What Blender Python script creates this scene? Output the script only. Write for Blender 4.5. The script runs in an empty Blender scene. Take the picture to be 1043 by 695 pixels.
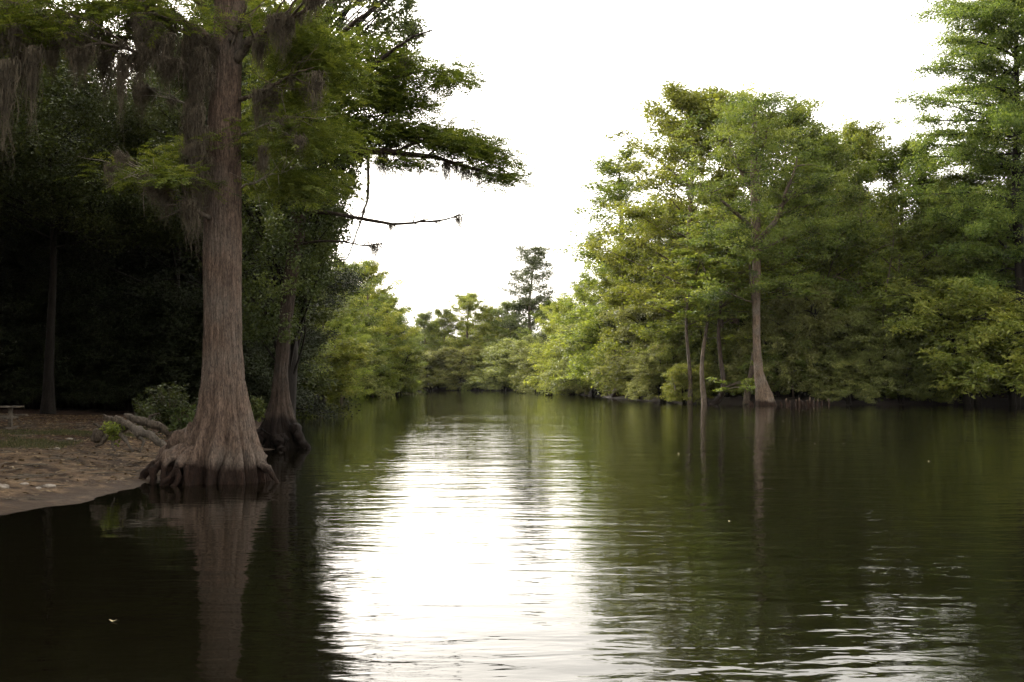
import bpy, math, random
import numpy as np
from mathutils import Vector

R = math.radians
rng = np.random.default_rng(7)
random.seed(7)
scene = bpy.context.scene
COL = scene.collection

# ------------------------------------------------------------------ camera
CAM_H = 2.2
PITCH = R(2.22)
cam_d = bpy.data.cameras.new('camera')
cam = bpy.data.objects.new('camera', cam_d)
COL.objects.link(cam)
cam.location = (0, 0, CAM_H)
cam.rotation_euler = (R(90) + PITCH, 0, 0)
cam_d.sensor_width = 36.0
cam_d.lens = 36.0
cam_d.clip_start = 0.1
cam_d.clip_end = 6000
scene.camera = cam


def P(px, py, d):
    """world point at forward distance d that sits at photo pixel (px, py)"""
    u = (px - 521.5) / 1043.0
    v = (347.5 - py) / 1043.0
    c, s = math.cos(PITCH), math.sin(PITCH)
    fy = c - v * s
    fz = s + v * c
    k = d / fy
    return np.array([u * k, d, CAM_H + fz * k])


# ------------------------------------------------------------------ helpers
def tag(o, label=None, cat=None, group=None, kind=None):
    if label: o['label'] = label
    if cat: o['category'] = cat
    if group: o['group'] = group
    if kind: o['kind'] = kind
    return o


def empty(name, loc=(0, 0, 0)):
    o = bpy.data.objects.new(name, None)
    o.empty_display_size = 0.3
    o.location = loc
    COL.objects.link(o)
    return o


class MB:
    """collects vertices and quads / triangles"""
    def __init__(self):
        self.v, self.q, self.t, self.n = [], [], [], 0
        self.qt, self.tt = [], []

    def add(self, v, quads=None, tris=None, qt=None):
        v = np.asarray(v, float).reshape(-1, 3)
        if quads is not None and len(quads):
            quads = np.asarray(quads, int)
            self.q.append(quads + self.n)
            self.qt.append(np.full(len(quads), 0.5) if qt is None else np.asarray(qt, float))
        if tris is not None and len(tris):
            tris = np.asarray(tris, int)
            self.t.append(tris + self.n)
            self.tt.append(np.full(len(tris), 0.5))
        self.v.append(v)
        self.n += len(v)
        return self

    def mesh(self, name, mat, smooth=True):
        me = bpy.data.meshes.new(name)
        v = np.concatenate(self.v).astype(np.float32)
        q = np.concatenate(self.q) if self.q else np.zeros((0, 4), int)
        t = np.concatenate(self.t) if self.t else np.zeros((0, 3), int)
        tint = np.concatenate([*self.qt, *self.tt]).astype(np.float32)
        me.vertices.add(len(v)); me.vertices.foreach_set('co', v.ravel())
        loops = np.concatenate([q.ravel(), t.ravel()]).astype(np.int32)
        me.loops.add(len(loops)); me.loops.foreach_set('vertex_index', loops)
        start = np.concatenate([np.arange(len(q)) * 4, len(q) * 4 + np.arange(len(t)) * 3]).astype(np.int32)
        me.polygons.add(len(start)); me.polygons.foreach_set('loop_start', start)
        me.update(calc_edges=True)
        me.polygons.foreach_set('use_smooth', np.full(len(start), smooth))
        a = me.attributes.new('tint', 'FLOAT', 'FACE')
        a.data.foreach_set('value', tint)
        if mat: me.materials.append(mat)
        return me

    def build(self, name, mat, parent=None, smooth=True):
        o = bpy.data.objects.new(name, self.mesh(name, mat, smooth))
        COL.objects.link(o)
        if parent is not None: o.parent = parent
        return o


def norm(a):
    a = np.asarray(a, float)
    return a / np.maximum(np.linalg.norm(a, axis=-1, keepdims=True), 1e-9)


def smooth_path(pts, n):
    """Catmull-Rom resample"""
    p = np.asarray(pts, float)
    if len(p) < 3:
        t = np.linspace(0, 1, n)[:, None]
        return p[0] * (1 - t) + p[-1] * t
    q = np.vstack([2 * p[0] - p[1], p, 2 * p[-1] - p[-2]])
    out = []
    m = len(p) - 1
    for s in np.linspace(0, m - 1e-6, n):
        i = int(s); f = s - i
        a, b, c, d = q[i], q[i + 1], q[i + 2], q[i + 3]
        out.append(0.5 * (2 * b + (c - a) * f + (2 * a - 5 * b + 4 * c - d) * f * f + (3 * b - a - 3 * c + d) * f ** 3))
    return np.array(out)


def tube(mb, pts, rad, sides=6, rough=0.0, cap=True):
    pts = np.asarray(pts, float)
    rad = np.broadcast_to(np.asarray(rad, float), (len(pts),))
    tan = norm(np.gradient(pts, axis=0))
    ref = np.array([0.0, 0.0, 1.0]) if abs(tan.mean(0)[2]) < 0.8 else np.array([1.0, 0.0, 0.0])
    u = norm(np.cross(tan, ref)); w = np.cross(tan, u)
    a = np.linspace(0, 2 * np.pi, sides, endpoint=False)
    rr = rad[:, None] * np.ones(sides)
    if rough: rr = rr * (1 + rough * rng.uniform(-1, 1, rr.shape))
    V = pts[:, None] + rr[..., None] * (np.cos(a)[None, :, None] * u[:, None] + np.sin(a)[None, :, None] * w[:, None])
    n = len(pts)
    i = np.arange(n - 1)[:, None] * sides; j = np.arange(sides)[None]
    j2 = (j + 1) % sides
    Q = np.stack([i + j, i + j2, i + sides + j2, i + sides + j], -1).reshape(-1, 4)
    V = V.reshape(-1, 3)
    T = []
    if cap:
        V = np.vstack([V, pts[0], pts[-1]])
        c0, c1 = n * sides, n * sides + 1
        for k in range(sides):
            T.append((c0, (k + 1) % sides, k))
            T.append((c1, (n - 1) * sides + k, (n - 1) * sides + (k + 1) % sides))
    mb.add(V, Q, T)


def vnoise(x, y, z=0.0, seed=0):
    """smooth value noise, -1..1, vectorised"""
    x, y, z = np.broadcast_arrays(np.asarray(x, float), np.asarray(y, float), np.asarray(z, float))
    xi, yi, zi = np.floor(x).astype(np.int64), np.floor(y).astype(np.int64), np.floor(z).astype(np.int64)
    fx, fy, fz = x - xi, y - yi, z - zi
    fx, fy, fz = [f * f * (3 - 2 * f) for f in (fx, fy, fz)]

    def h(a, b, c):
        n = (a * 374761393 + b * 668265263 + c * 2147483647 + seed * 974711) & 0x7fffffff
        n = ((n ^ (n >> 13)) * 1274126177) & 0x7fffffff
        n = n ^ (n >> 16)
        return (n & 0xffff) / 32767.5 - 1
    r = 0
    for dx in (0, 1):
        for dy in (0, 1):
            for dz in (0, 1):
                w = (fx if dx else 1 - fx) * (fy if dy else 1 - fy) * (fz if dz else 1 - fz)
                r = r + w * h(xi + dx, yi + dy, zi + dz)
    return r


def leaves(mb, C, D, N, L, W, tint, fold=0.15):
    """diamond leaves: centre C, long axis D, face normal N, length L, width W"""
    D = norm(D)
    S = norm(np.cross(D, N)); N = np.cross(S, D)
    L = np.broadcast_to(np.asarray(L, float), (len(C),))[:, None]
    W = np.broadcast_to(np.asarray(W, float), (len(C),))[:, None]
    up = N * W * fold
    a = C - D * L * .5; c = C + D * L * .5
    m = C - D * L * .05 + up
    b = m + S * W * .5; d = m - S * W * .5
    V = np.stack([a, b, c, d], 1).reshape(-1, 3)
    i = np.arange(len(C))[:, None] * 4
    mb.add(V, i + np.arange(4)[None], qt=tint)


def clump(mb, cs, n, rad, L, W, up=0.5, droop=0.0, hollow=0.0, tvar=0.16, shift=None):
    """n leaves in an ellipsoid around every centre of cs"""
    cs = np.asarray(cs, float).reshape(-1, 3)
    K = len(cs)
    if K == 0: return
    rad = np.asarray(rad, float) * np.ones(3)
    d = norm(rng.normal(size=(K, n, 3)))
    r = rng.uniform(hollow, 1, (K, n, 1)) ** 0.6
    sc = rng.uniform(.7, 1.3, (K, 1, 1))
    off = d * r * rad * sc
    C = (cs[:, None] + off).reshape(-1, 3)
    t0 = rng.normal(0.5, tvar, (K, 1)) + rng.normal(0, 0.13, (K, n)) 
    D = norm(off.reshape(-1, 3) / rad + rng.normal(size=C.shape) * .6)
    D[:, 2] *= (1 - up * .7)
    D[:, 2] -= droop
    N = rng.normal(size=C.shape) * (1 - up * .75); N[:, 2] += up * 1.2
    ll = L * rng.uniform(.65, 1.25, len(C))
    leaves(mb, C, D, norm(N), ll, ll * (W / L), np.clip(t0.ravel(), 0, 1))


def fronds(mb, base, dirs, L=0.3, k=7, ll=0.07, lw=0.02, flat=0.7):
    """feathery cypress sprays: leaflets in two rows along a short rachis"""
    base = np.asarray(base, float); F = len(base)
    d = norm(dirs)
    N = rng.normal(size=d.shape) * (1 - flat); N[:, 2] += 1
    S = norm(np.cross(d, N)); N = np.cross(S, d)
    Ls = L * rng.uniform(.6, 1.3, (F, 1))
    Cs, Ds, Ns, T = [], [], [], []
    t0 = np.clip(rng.normal(.5, .2, F), 0, 1)
    for i in range(k):
        s = (i + .6) / k
        c0 = base + d * Ls * s; c0[:, 2] -= (Ls[:, 0] * s) ** 2 * .6
        for sd in (-1, 1):
            dd = norm(d * .7 + S * sd + rng.normal(size=d.shape) * .18)
            Cs.append(c0 + dd * ll * .5); Ds.append(dd); Ns.append(N + rng.normal(size=d.shape) * .25); T.append(t0)
    C = np.concatenate(Cs)
    sz = np.tile(1.15 - .5 * np.abs(np.repeat((np.arange(k) + .6) / k, 2) - .45), (F, 1)).T.ravel()
    leaves(mb, C, np.concatenate(Ds), norm(np.concatenate(Ns)), ll * sz, lw, np.concatenate(T))


# ------------------------------------------------------------------ materials
def new_mat(name):
    m = bpy.data.materials.new(name); m.use_nodes = True
    nt = m.node_tree; nt.nodes.clear()
    out = nt.nodes.new('ShaderNodeOutputMaterial')
    return m, nt, out


def N_(nt, kind, **kw):
    n = nt.nodes.new(kind)
    for k, v in kw.items():
        if k in n.inputs: n.inputs[k].default_value = v
        else: setattr(n, k, v)
    return n


def ramp(nt, stops):
    r = nt.nodes.new('ShaderNodeValToRGB')
    e = r.color_ramp.elements
    while len(e) < len(stops): e.new(0.5)
    for x, (p, c) in zip(e, stops):
        x.position = p; x.color = (*c, 1)
    return r


def leaf_mat(name, dark, mid, light, trans=0.35, rough=0.55):
    m, nt, out = new_mat(name)
    at = N_(nt, 'ShaderNodeAttribute', attribute_name='tint')
    oi = N_(nt, 'ShaderNodeObjectInfo')
    rp = ramp(nt, [(0.05, dark), (0.5, mid), (0.97, light)])
    nt.links.new(at.outputs['Fac'], rp.inputs['Fac'])
    mr = N_(nt, 'ShaderNodeMapRange'); mr.inputs['To Min'].default_value = .72; mr.inputs['To Max'].default_value = 1.22
    nt.links.new(oi.outputs['Random'], mr.inputs['Value'])
    mh = N_(nt, 'ShaderNodeMapRange'); mh.inputs['To Min'].default_value = .500; mh.inputs['To Max'].default_value = .524
    mul = N_(nt, 'ShaderNodeMath', operation='MULTIPLY'); mul.inputs[1].default_value = 7.31
    fr = N_(nt, 'ShaderNodeMath', operation='FRACT')
    nt.links.new(oi.outputs['Random'], mul.inputs[0]); nt.links.new(mul.outputs[0], fr.inputs[0]); nt.links.new(fr.outputs[0], mh.inputs['Value'])
    hs = N_(nt, 'ShaderNodeHueSaturation')
    nt.links.new(rp.outputs['Color'], hs.inputs['Color']); nt.links.new(mr.outputs[0], hs.inputs['Value']); nt.links.new(mh.outputs[0], hs.inputs['Hue'])
    pr = N_(nt, 'ShaderNodeBsdfPrincipled'); pr.inputs['Roughness'].default_value = rough
    pr.inputs['Specular IOR Level'].default_value = 0.25
    nt.links.new(hs.outputs['Color'], pr.inputs['Base Color'])
    tr = N_(nt, 'ShaderNodeBsdfTranslucent')
    h2 = N_(nt, 'ShaderNodeHueSaturation'); h2.inputs['Hue'].default_value = .485; h2.inputs['Saturation'].default_value = 1.1; h2.inputs['Value'].default_value = 1.3
    nt.links.new(hs.outputs['Color'], h2.inputs['Color']); nt.links.new(h2.outputs['Color'], tr.inputs['Color'])
    mx = N_(nt, 'ShaderNodeMixShader'); mx.inputs[0].default_value = trans
    nt.links.new(pr.outputs[0], mx.inputs[1]); nt.links.new(tr.outputs[0], mx.inputs[2])
    nt.links.new(mx.outputs[0], out.inputs['Surface'])
    return m


def bark_mat(name, dark, light, scale=6.0, bump=0.03, wet=None, moss=None):
    m, nt, out = new_mat(name)
    tc = N_(nt, 'ShaderNodeTexCoord')
    mp = N_(nt, 'ShaderNodeMapping'); mp.inputs['Scale'].default_value = (1, 1, .22)
    nt.links.new(tc.outputs['Object'], mp.inputs['Vector'])
    n1 = N_(nt, 'ShaderNodeTexNoise'); n1.inputs['Scale'].default_value = scale; n1.inputs['Detail'].default_value = 8; n1.inputs['Roughness'].default_value = .65; n1.inputs['Distortion'].default_value = .4
    nt.links.new(mp.outputs[0], n1.inputs['Vector'])
    n2 = N_(nt, 'ShaderNodeTexNoise'); n2.inputs['Scale'].default_value = .9; n2.inputs['Detail'].default_value = 4
    nt.links.new(tc.outputs['Object'], n2.inputs['Vector'])
    rp = ramp(nt, [(.3, dark), (.52, tuple((a + b) / 2 for a, b in zip(dark, light))), (.7, light)])
    nt.links.new(n1.outputs['Fac'], rp.inputs['Fac'])
    grey = N_(nt, 'ShaderNodeMix', data_type='RGBA'); gl = sum(light) / 3 * .95; grey.inputs[7].default_value = (gl * 1.08, gl * .98, gl * .86, 1)
    r2 = ramp(nt, [(.45, (0, 0, 0)), (.65, (.45, .45, .45))])
    nt.links.new(n2.outputs['Fac'], r2.inputs['Fac']); nt.links.new(r2.outputs['Color'], grey.inputs[0])
    nt.links.new(rp.outputs['Color'], grey.inputs[6])
    n3 = N_(nt, 'ShaderNodeTexNoise'); n3.inputs['Scale'].default_value = scale * 3.1; n3.inputs['Detail'].default_value = 6; n3.inputs['Roughness'].default_value = .75
    mp3 = N_(nt, 'ShaderNodeMapping'); mp3.inputs['Scale'].default_value = (1, 1, .35); nt.links.new(tc.outputs['Object'], mp3.inputs['Vector']); nt.links.new(mp3.outputs[0], n3.inputs['Vector'])
    r3 = ramp(nt, [(.36, (.42, .38, .35)), (.5, (.95, .95, .95)), (.66, (1.35, 1.33, 1.28))]); nt.links.new(n3.outputs['Fac'], r3.inputs['Fac'])
    m3_ = N_(nt, 'ShaderNodeMix', data_type='RGBA', blend_type='MULTIPLY'); m3_.inputs[0].default_value = 1
    nt.links.new(grey.outputs[2], m3_.inputs[6]); nt.links.new(r3.outputs['Color'], m3_.inputs[7])
    col = m3_.outputs[2]
    if wet:  # flood-stained band near the water, a real dark stain with a wavering top edge
        sep = N_(nt, 'ShaderNodeSeparateXYZ'); nt.links.new(tc.outputs['Object'], sep.inputs[0])
        ad = N_(nt, 'ShaderNodeMath', operation='MULTIPLY_ADD'); ad.inputs[1].default_value = .55
        a2 = N_(nt, 'ShaderNodeMath', operation='MULTIPLY_ADD'); a2.inputs[1].default_value = .25
        nt.links.new(n2.outputs['Fac'], ad.inputs[0]); nt.links.new(sep.outputs['Z'], ad.inputs[2])
        nt.links.new(n1.outputs['Fac'], a2.inputs[0]); nt.links.new(ad.outputs[0], a2.inputs[2])
        mr = N_(nt, 'ShaderNodeMapRange'); mr.inputs['From Min'].default_value = wet + .32; mr.inputs['From Max'].default_value = wet + .52
        nt.links.new(a2.outputs[0], mr.inputs['Value'])
        dk = N_(nt, 'ShaderNodeMix', data_type='RGBA', blend_type='MULTIPLY'); dk.inputs[0].default_value = 1; dk.inputs[7].default_value = (.17, .115, .09, 1)
        nt.links.new(col, dk.inputs[6])
        wm = N_(nt, 'ShaderNodeMix', data_type='RGBA'); nt.links.new(dk.outputs[2], wm.inputs[6])
        nt.links.new(mr.outputs[0], wm.inputs[0]); nt.links.new(col, wm.inputs[7]); col = wm.outputs[2]
    pr = N_(nt, 'ShaderNodeBsdfPrincipled'); pr.inputs['Roughness'].default_value = .9; pr.inputs['Specular IOR Level'].default_value = .2
    nt.links.new(col, pr.inputs['Base Color'])
    bp = N_(nt, 'ShaderNodeBump'); bp.inputs['Strength'].default_value = 1; bp.inputs['Distance'].default_value = bump
    nt.links.new(n1.outputs['Fac'], bp.inputs['Height']); nt.links.new(bp.outputs[0], pr.inputs['Normal'])
    nt.links.new(pr.outputs[0], out.inputs['Surface'])
    return m


def noisy_mat(name, c1, c2, scale, bump=0.02, rough=.9, detail=8):
    m, nt, out = new_mat(name)
    tc = N_(nt, 'ShaderNodeTexCoord')
    n1 = N_(nt, 'ShaderNodeTexNoise'); n1.inputs['Scale'].default_value = scale; n1.inputs['Detail'].default_value = detail; n1.inputs['Roughness'].default_value = .65
    nt.links.new(tc.outputs['Object'], n1.inputs['Vector'])
    rp = ramp(nt, [(.35, c1), (.68, c2)]); nt.links.new(n1.outputs['Fac'], rp.inputs['Fac'])
    pr = N_(nt, 'ShaderNodeBsdfPrincipled'); pr.inputs['Roughness'].default_value = rough; pr.inputs['Specular IOR Level'].default_value = .25
    nt.links.new(rp.outputs['Color'], pr.inputs['Base Color'])
    bp = N_(nt, 'ShaderNodeBump'); bp.inputs['Distance'].default_value = bump
    nt.links.new(n1.outputs['Fac'], bp.inputs['Height']); nt.links.new(bp.outputs[0], pr.inputs['Normal'])
    nt.links.new(pr.outputs[0], out.inputs['Surface'])
    return m


M = {}
M['leaf_broad'] = leaf_mat('broad_leaves', (.036, .050, .012), (.100, .122, .022), (.178, .190, .038), .44)
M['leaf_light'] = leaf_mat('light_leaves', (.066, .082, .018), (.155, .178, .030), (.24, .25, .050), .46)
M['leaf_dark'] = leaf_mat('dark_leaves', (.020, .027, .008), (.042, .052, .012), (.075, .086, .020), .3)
M['leaf_deep'] = leaf_mat('shade_painted_leaves', (.008, .011, .004), (.016, .021, .006), (.032, .038, .010), .2)  # leaf colour darkened to stand in for the left wood's deep shade
M['leaf_cypress'] = leaf_mat('cypress_needles', (.038, .054, .012), (.092, .118, .021), (.165, .182, .036), .44, .7)
M['leaf_willow'] = leaf_mat('bank_leaves', (.066, .074, .022), (.128, .136, .034), (.195, .196, .06), .4)
M['leaf_pine'] = leaf_mat('pine_needles', (.030, .040, .014), (.055, .068, .022), (.085, .095, .034), .15, .7)
M['bark_hero'] = bark_mat('cypress_bark', (.030, .020, .015), (.165, .116, .088), 13, .10, wet=.44)
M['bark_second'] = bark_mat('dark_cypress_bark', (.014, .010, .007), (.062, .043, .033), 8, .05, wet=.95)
M['bark_pale'] = bark_mat('pale_bark', (.045, .032, .023), (.165, .120, .086), 5, .05, wet=.4)
M['bark'] = bark_mat('grey_bark', (.036, .027, .020), (.125, .095, .070), 5, .04)
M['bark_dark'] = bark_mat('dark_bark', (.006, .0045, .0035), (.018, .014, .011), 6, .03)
M['bark_grey'] = bark_mat('bleached_bark', (.10, .085, .07), (.28, .25, .21), 9, .01)
M['moss'] = noisy_mat('spanish_moss', (.042, .034, .024), (.105, .086, .060), 3, .005)
M['rock'] = noisy_mat('pale_stone', (.13, .11, .09), (.34, .30, .26), 9, .02)
M['wood'] = noisy_mat('weathered_wood', (.045, .036, .028), (.14, .118, .092), 7, .015)
M['drift'] = bark_mat('weathered_driftwood', (.030, .024, .018), (.13, .105, .082), 9, .06)
M['concrete'] = noisy_mat('grey_concrete', (.09, .085, .08), (.17, .16, .15), 12, .005)
M['grass'] = leaf_mat('grass_blades', (.028, .030, .010), (.05, .05, .016), (.09, .078, .03), .25)
M['litter'] = leaf_mat('leaf_litter', (.07, .038, .02), (.13, .075, .04), (.22, .14, .08), .1)
M['float'] = noisy_mat('fallen_leaf', (.25, .20, .10), (.45, .40, .25), 30, .002)

# ------------------------------------------------------------------ terrain and water
LEFT = [(-60, -6), (-34, 3), (-20, 10), (-12.5, 14.3), (-9.2, 16.6), (-8.3, 18.2), (-8.2, 20.0), (-7.7, 21.6), (-7.3, 23.5),
        (-7.9, 28), (-8.0, 33.5), (-9.6, 39), (-12.3, 55), (-18.3, 80), (-23.8, 105), (-29, 132), (-26, 152), (-24, 175), (-29, 205), (-24, 231)]
RIGHT = [(0, 233), (8, 214), (9.2, 178), (12.5, 138), (16.6, 101), (22.8, 93), (32, 93.2), (47, 94.6), (70, 84), (92, 58), (112, 18), (122, -30)]
RIVER = np.array(LEFT + RIGHT + [(60, -6), (9, -2.2), (-9, -2.2)], float)


def river_sd(x, y):
    """signed distance to the river edge (positive on land)"""
    x = np.asarray(x, float); y = np.asarray(y, float)
    best = np.full(x.shape, 1e9); inside = np.zeros(x.shape, bool)
    n = len(RIVER)
    for i in range(n):
        a, b = RIVER[i], RIVER[(i + 1) % n]
        ab = b - a
        t = np.clip(((x - a[0]) * ab[0] + (y - a[1]) * ab[1]) / (ab @ ab), 0, 1)
        best = np.minimum(best, np.hypot(x - a[0] - t * ab[0], y - a[1] - t * ab[1]))
        c = (a[1] > y) != (b[1] > y)
        with np.errstate(divide='ignore', invalid='ignore'):
            xi = (b[0] - a[0]) * (y - a[1]) / (b[1] - a[1] if b[1] != a[1] else 1e-9) + a[0]
        inside ^= c & (x < xi)
    return np.where(inside, -best, best)


def ground_z(x, y):
    x = np.asarray(x, float); y = np.asarray(y, float)
    sd = river_sd(x, y) + .5 * vnoise(x * .45, y * .45, 0, 3) + .22 * vnoise(x * 1.5, y * 1.5, 0, 4) + .08 * vnoise(x * 4, y * 4, 0, 14)
    land = .12 * np.clip(sd, 0, 4) + .035 * np.clip(sd - 4, 0, 14) + .004 * np.clip(sd - 18, 0, 400)
    steep = np.clip((y - 60) / 20, 0, 1)
    land = land + steep * .25 * np.clip(sd * 1.5, 0, 1)
    z = np.where(sd > 0, land, np.maximum(-1.8, .16 * sd))
    det = .05 * vnoise(x * .8, y * .8, 0, 5) + .03 * vnoise(x * 2.3, y * 2.3, 0, 6) + .012 * vnoise(x * 6, y * 6, 0, 8)
    return z + det * np.clip(sd * .8 + .15, 0, 1)


def GZ(x, y):
    return float(ground_z(np.array([x]), np.array([y]))[0])


xs = np.unique(np.round(np.concatenate([np.arange(-24, -4, .14), np.linspace(-120, -24, 55), np.linspace(-4, 150, 70), -120 - np.geomspace(8, 3900, 18), 150 + np.geomspace(8, 3900, 18)]), 3))
ys = np.unique(np.round(np.concatenate([np.arange(12, 44, .16), np.linspace(-40, 12, 22), np.linspace(44, 260, 80), 260 + np.geomspace(8, 3900, 18), -40 - np.geomspace(8, 3900, 18)]), 3))
X, Y = np.meshgrid(xs, ys)
Z = ground_z(X, Y)
nx, ny = len(xs), len(ys)
gi = (np.arange(ny - 1)[:, None] * nx + np.arange(nx - 1)[None]).ravel()
ground = MB().add(np.stack([X, Y, Z], -1), np.stack([gi, gi + 1, gi + nx + 1, gi + nx], -1))


def ground_material():
    m, nt, out = new_mat('riverbank_soil')
    L = nt.links.new
    tc = N_(nt, 'ShaderNodeTexCoord')
    sep = N_(nt, 'ShaderNodeSeparateXYZ'); L(tc.outputs['Object'], sep.inputs[0])
    def noise(s, d=6, r=.6):
        n = N_(nt, 'ShaderNodeTexNoise'); n.inputs['Scale'].default_value = s; n.inputs['Detail'].default_value = d; n.inputs['Roughness'].default_value = r
        L(tc.outputs['Object'], n.inputs['Vector']); return n
    big, mid, fine = noise(.45, 4), noise(2.2, 7, .7), noise(14, 6, .7)
    sand = ramp(nt, [(.34, (.045, .029, .018)), (.47, (.095, .064, .040)), (.66, (.17, .12, .076))]); L(mid.outputs['Fac'], sand.inputs['Fac'])
    lit = ramp(nt, [(.35, (.022, .012, .008)), (.55, (.06, .03, .018)), (.72, (.10, .058, .034))]); L(fine.outputs['Fac'], lit.inputs['Fac'])
    # leaf litter further inland, patchy
    lm = N_(nt, 'ShaderNodeMath', operation='MULTIPLY_ADD'); lm.inputs[1].default_value = 9; L(big.outputs['Fac'], lm.inputs[0]); L(sep.outputs['Y'], lm.inputs[2])
    r1 = N_(nt, 'ShaderNodeMapRange'); r1.inputs['From Min'].default_value = 31.5; r1.inputs['From Max'].default_value = 35.5; L(lm.outputs[0], r1.inputs['Value'])
    mx = N_(nt, 'ShaderNodeMix', data_type='RGBA'); L(r1.outputs[0], mx.inputs[0]); L(sand.outputs['Color'], mx.inputs[6]); L(lit.outputs['Color'], mx.inputs[7])
    # dark twigs and debris specks
    sp = ramp(nt, [(.60, (1, 1, 1)), (.66, (.42, .36, .30))]); L(fine.outputs['Fac'], sp.inputs['Fac'])
    m2 = N_(nt, 'ShaderNodeMix', data_type='RGBA', blend_type='MULTIPLY'); m2.inputs[0].default_value = .8; L(mx.outputs[2], m2.inputs[6]); L(sp.outputs['Color'], m2.inputs[7])
    pt = noise(1.1, 5, .7)
    pr_ = ramp(nt, [(.38, (.34, .28, .22)), (.50, (.8, .76, .72)), (.62, (1.12, 1.08, 1.0))]); L(pt.outputs['Fac'], pr_.inputs['Fac'])
    m4 = N_(nt, 'ShaderNodeMix', data_type='RGBA', blend_type='MULTIPLY'); m4.inputs[0].default_value = 1; L(m2.outputs[2], m4.inputs[6]); L(pr_.outputs['Color'], m4.inputs[7]); m2 = m4
    # wet mud at the waterline
    wz = N_(nt, 'ShaderNodeMath', operation='MULTIPLY_ADD'); wz.inputs[1].default_value = .22; L(mid.outputs['Fac'], wz.inputs[0]); L(sep.outputs['Z'], wz.inputs[2])
    r2 = N_(nt, 'ShaderNodeMapRange'); r2.inputs['From Min'].default_value = .13; r2.inputs['From Max'].default_value = .26; L(wz.outputs[0], r2.inputs['Value'])
    m3 = N_(nt, 'ShaderNodeMix', data_type='RGBA'); m3.inputs[6].default_value = (.045, .030, .020, 1); L(r2.outputs[0], m3.inputs[0]); L(m2.outputs[2], m3.inputs[7])
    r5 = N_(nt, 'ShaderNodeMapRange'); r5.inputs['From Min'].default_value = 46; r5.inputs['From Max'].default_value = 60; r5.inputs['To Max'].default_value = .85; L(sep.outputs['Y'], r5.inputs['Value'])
    m5 = N_(nt, 'ShaderNodeMix', data_type='RGBA'); m5.inputs[7].default_value = (.012, .009, .006, 1); L(r5.outputs[0], m5.inputs[0]); L(m3.outputs[2], m5.inputs[6]); m3 = m5  # soil past the near bank darkened in colour for shade under the trees
    pr = N_(nt, 'ShaderNodeBsdfPrincipled'); pr.inputs['Roughness'].default_value = .92; pr.inputs['Specular IOR Level'].default_value = .2
    L(m3.outputs[2], pr.inputs['Base Color'])
    bp = N_(nt, 'ShaderNodeBump'); bp.inputs['Distance'].default_value = .16; L(mid.outputs['Fac'], bp.inputs['Height'])
    b2 = N_(nt, 'ShaderNodeBump'); b2.inputs['Distance'].default_value = .02; L(fine.outputs['Fac'], b2.inputs['Height']); L(bp.outputs[0], b2.inputs['Normal'])
    L(b2.outputs[0], pr.inputs['Normal']); L(pr.outputs[0], out.inputs['Surface'])
    return m


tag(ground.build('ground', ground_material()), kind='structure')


def water_material():
    m, nt, out = new_mat('river_water')
    L = nt.links.new
    tc = N_(nt, 'ShaderNodeTexCoord')
    sep = N_(nt, 'ShaderNodeSeparateXYZ'); L(tc.outputs['Object'], sep.inputs[0])
    def noise(sx, sy, d, r=.5, dist=0.0, rot=0.0):
        mp = N_(nt, 'ShaderNodeMapping'); mp.inputs['Scale'].default_value = (sx, sy, 1); mp.inputs['Rotation'].default_value = (0, 0, rot)
        L(tc.outputs['Object'], mp.inputs['Vector'])
        n = N_(nt, 'ShaderNodeTexNoise'); n.inputs['Scale'].default_value = 1; n.inputs['Detail'].default_value = d; n.inputs['Roughness'].default_value = r; n.inputs['Distortion'].default_value = dist
        L(mp.outputs[0], n.inputs['Vector']); return n.outputs['Fac']
    def math_(op, a, b):
        n = N_(nt, 'ShaderNodeMath', operation=op)
        for i, x in enumerate((a, b)):
            if isinstance(x, (int, float)): n.inputs[i].default_value = x
            else: L(x, n.inputs[i])
        return n.outputs[0]
    swell = noise(.28, .75, 2, .4, .3, R(6))
    ripple = noise(.9, 2.6, 2, .5, .6, R(-5))
    fine = noise(3.2, 7.5, 2, .5, .4, R(9))
    patch = noise(.035, .075, 3, .5, .4)
    mr = N_(nt, 'ShaderNodeMapRange'); mr.inputs['From Min'].default_value = .36; mr.inputs['From Max'].default_value = .66; mr.inputs['To Min'].default_value = .45; mr.inputs['To Max'].default_value = 1.25
    L(patch, mr.inputs['Value'])
    # the bay under the left bank lies calm, open water is ruffled
    cx = N_(nt, 'ShaderNodeMapRange'); cx.inputs['From Min'].default_value = -6.5; cx.inputs['From Max'].default_value = -1.0; cx.inputs['To Min'].default_value = .38; cx.inputs['To Max'].default_value = 1
    L(sep.outputs['X'], cx.inputs['Value'])
    h = math_('ADD', math_('MULTIPLY', swell, .026), math_('ADD', math_('MULTIPLY', ripple, .0155), math_('MULTIPLY', fine, .0040)))
    h = math_('MULTIPLY', h, math_('MULTIPLY', mr.outputs[0], cx.outputs[0]))
    bp = N_(nt, 'ShaderNodeBump'); bp.inputs['Strength'].default_value = 1; bp.inputs['Distance'].default_value = 1
    L(h, bp.inputs['Height'])
    pr = N_(nt, 'ShaderNodeBsdfPrincipled')
    pr.inputs['Base Color'].default_value = (.0035, .0030, .0015, 1)
    pr.inputs['Roughness'].default_value = .03; pr.inputs['IOR'].default_value = 1.34
    L(bp.outputs[0], pr.inputs['Normal']); L(pr.outputs[0], out.inputs['Surface'])
    return m


wat = MB().add([(-420, -300, 0), (420, -300, 0), (420, 700, 0), (-420, 700, 0)], [(0, 1, 2, 3)])
tag(wat.build('water', water_material(), smooth=False), kind='structure')

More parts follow.
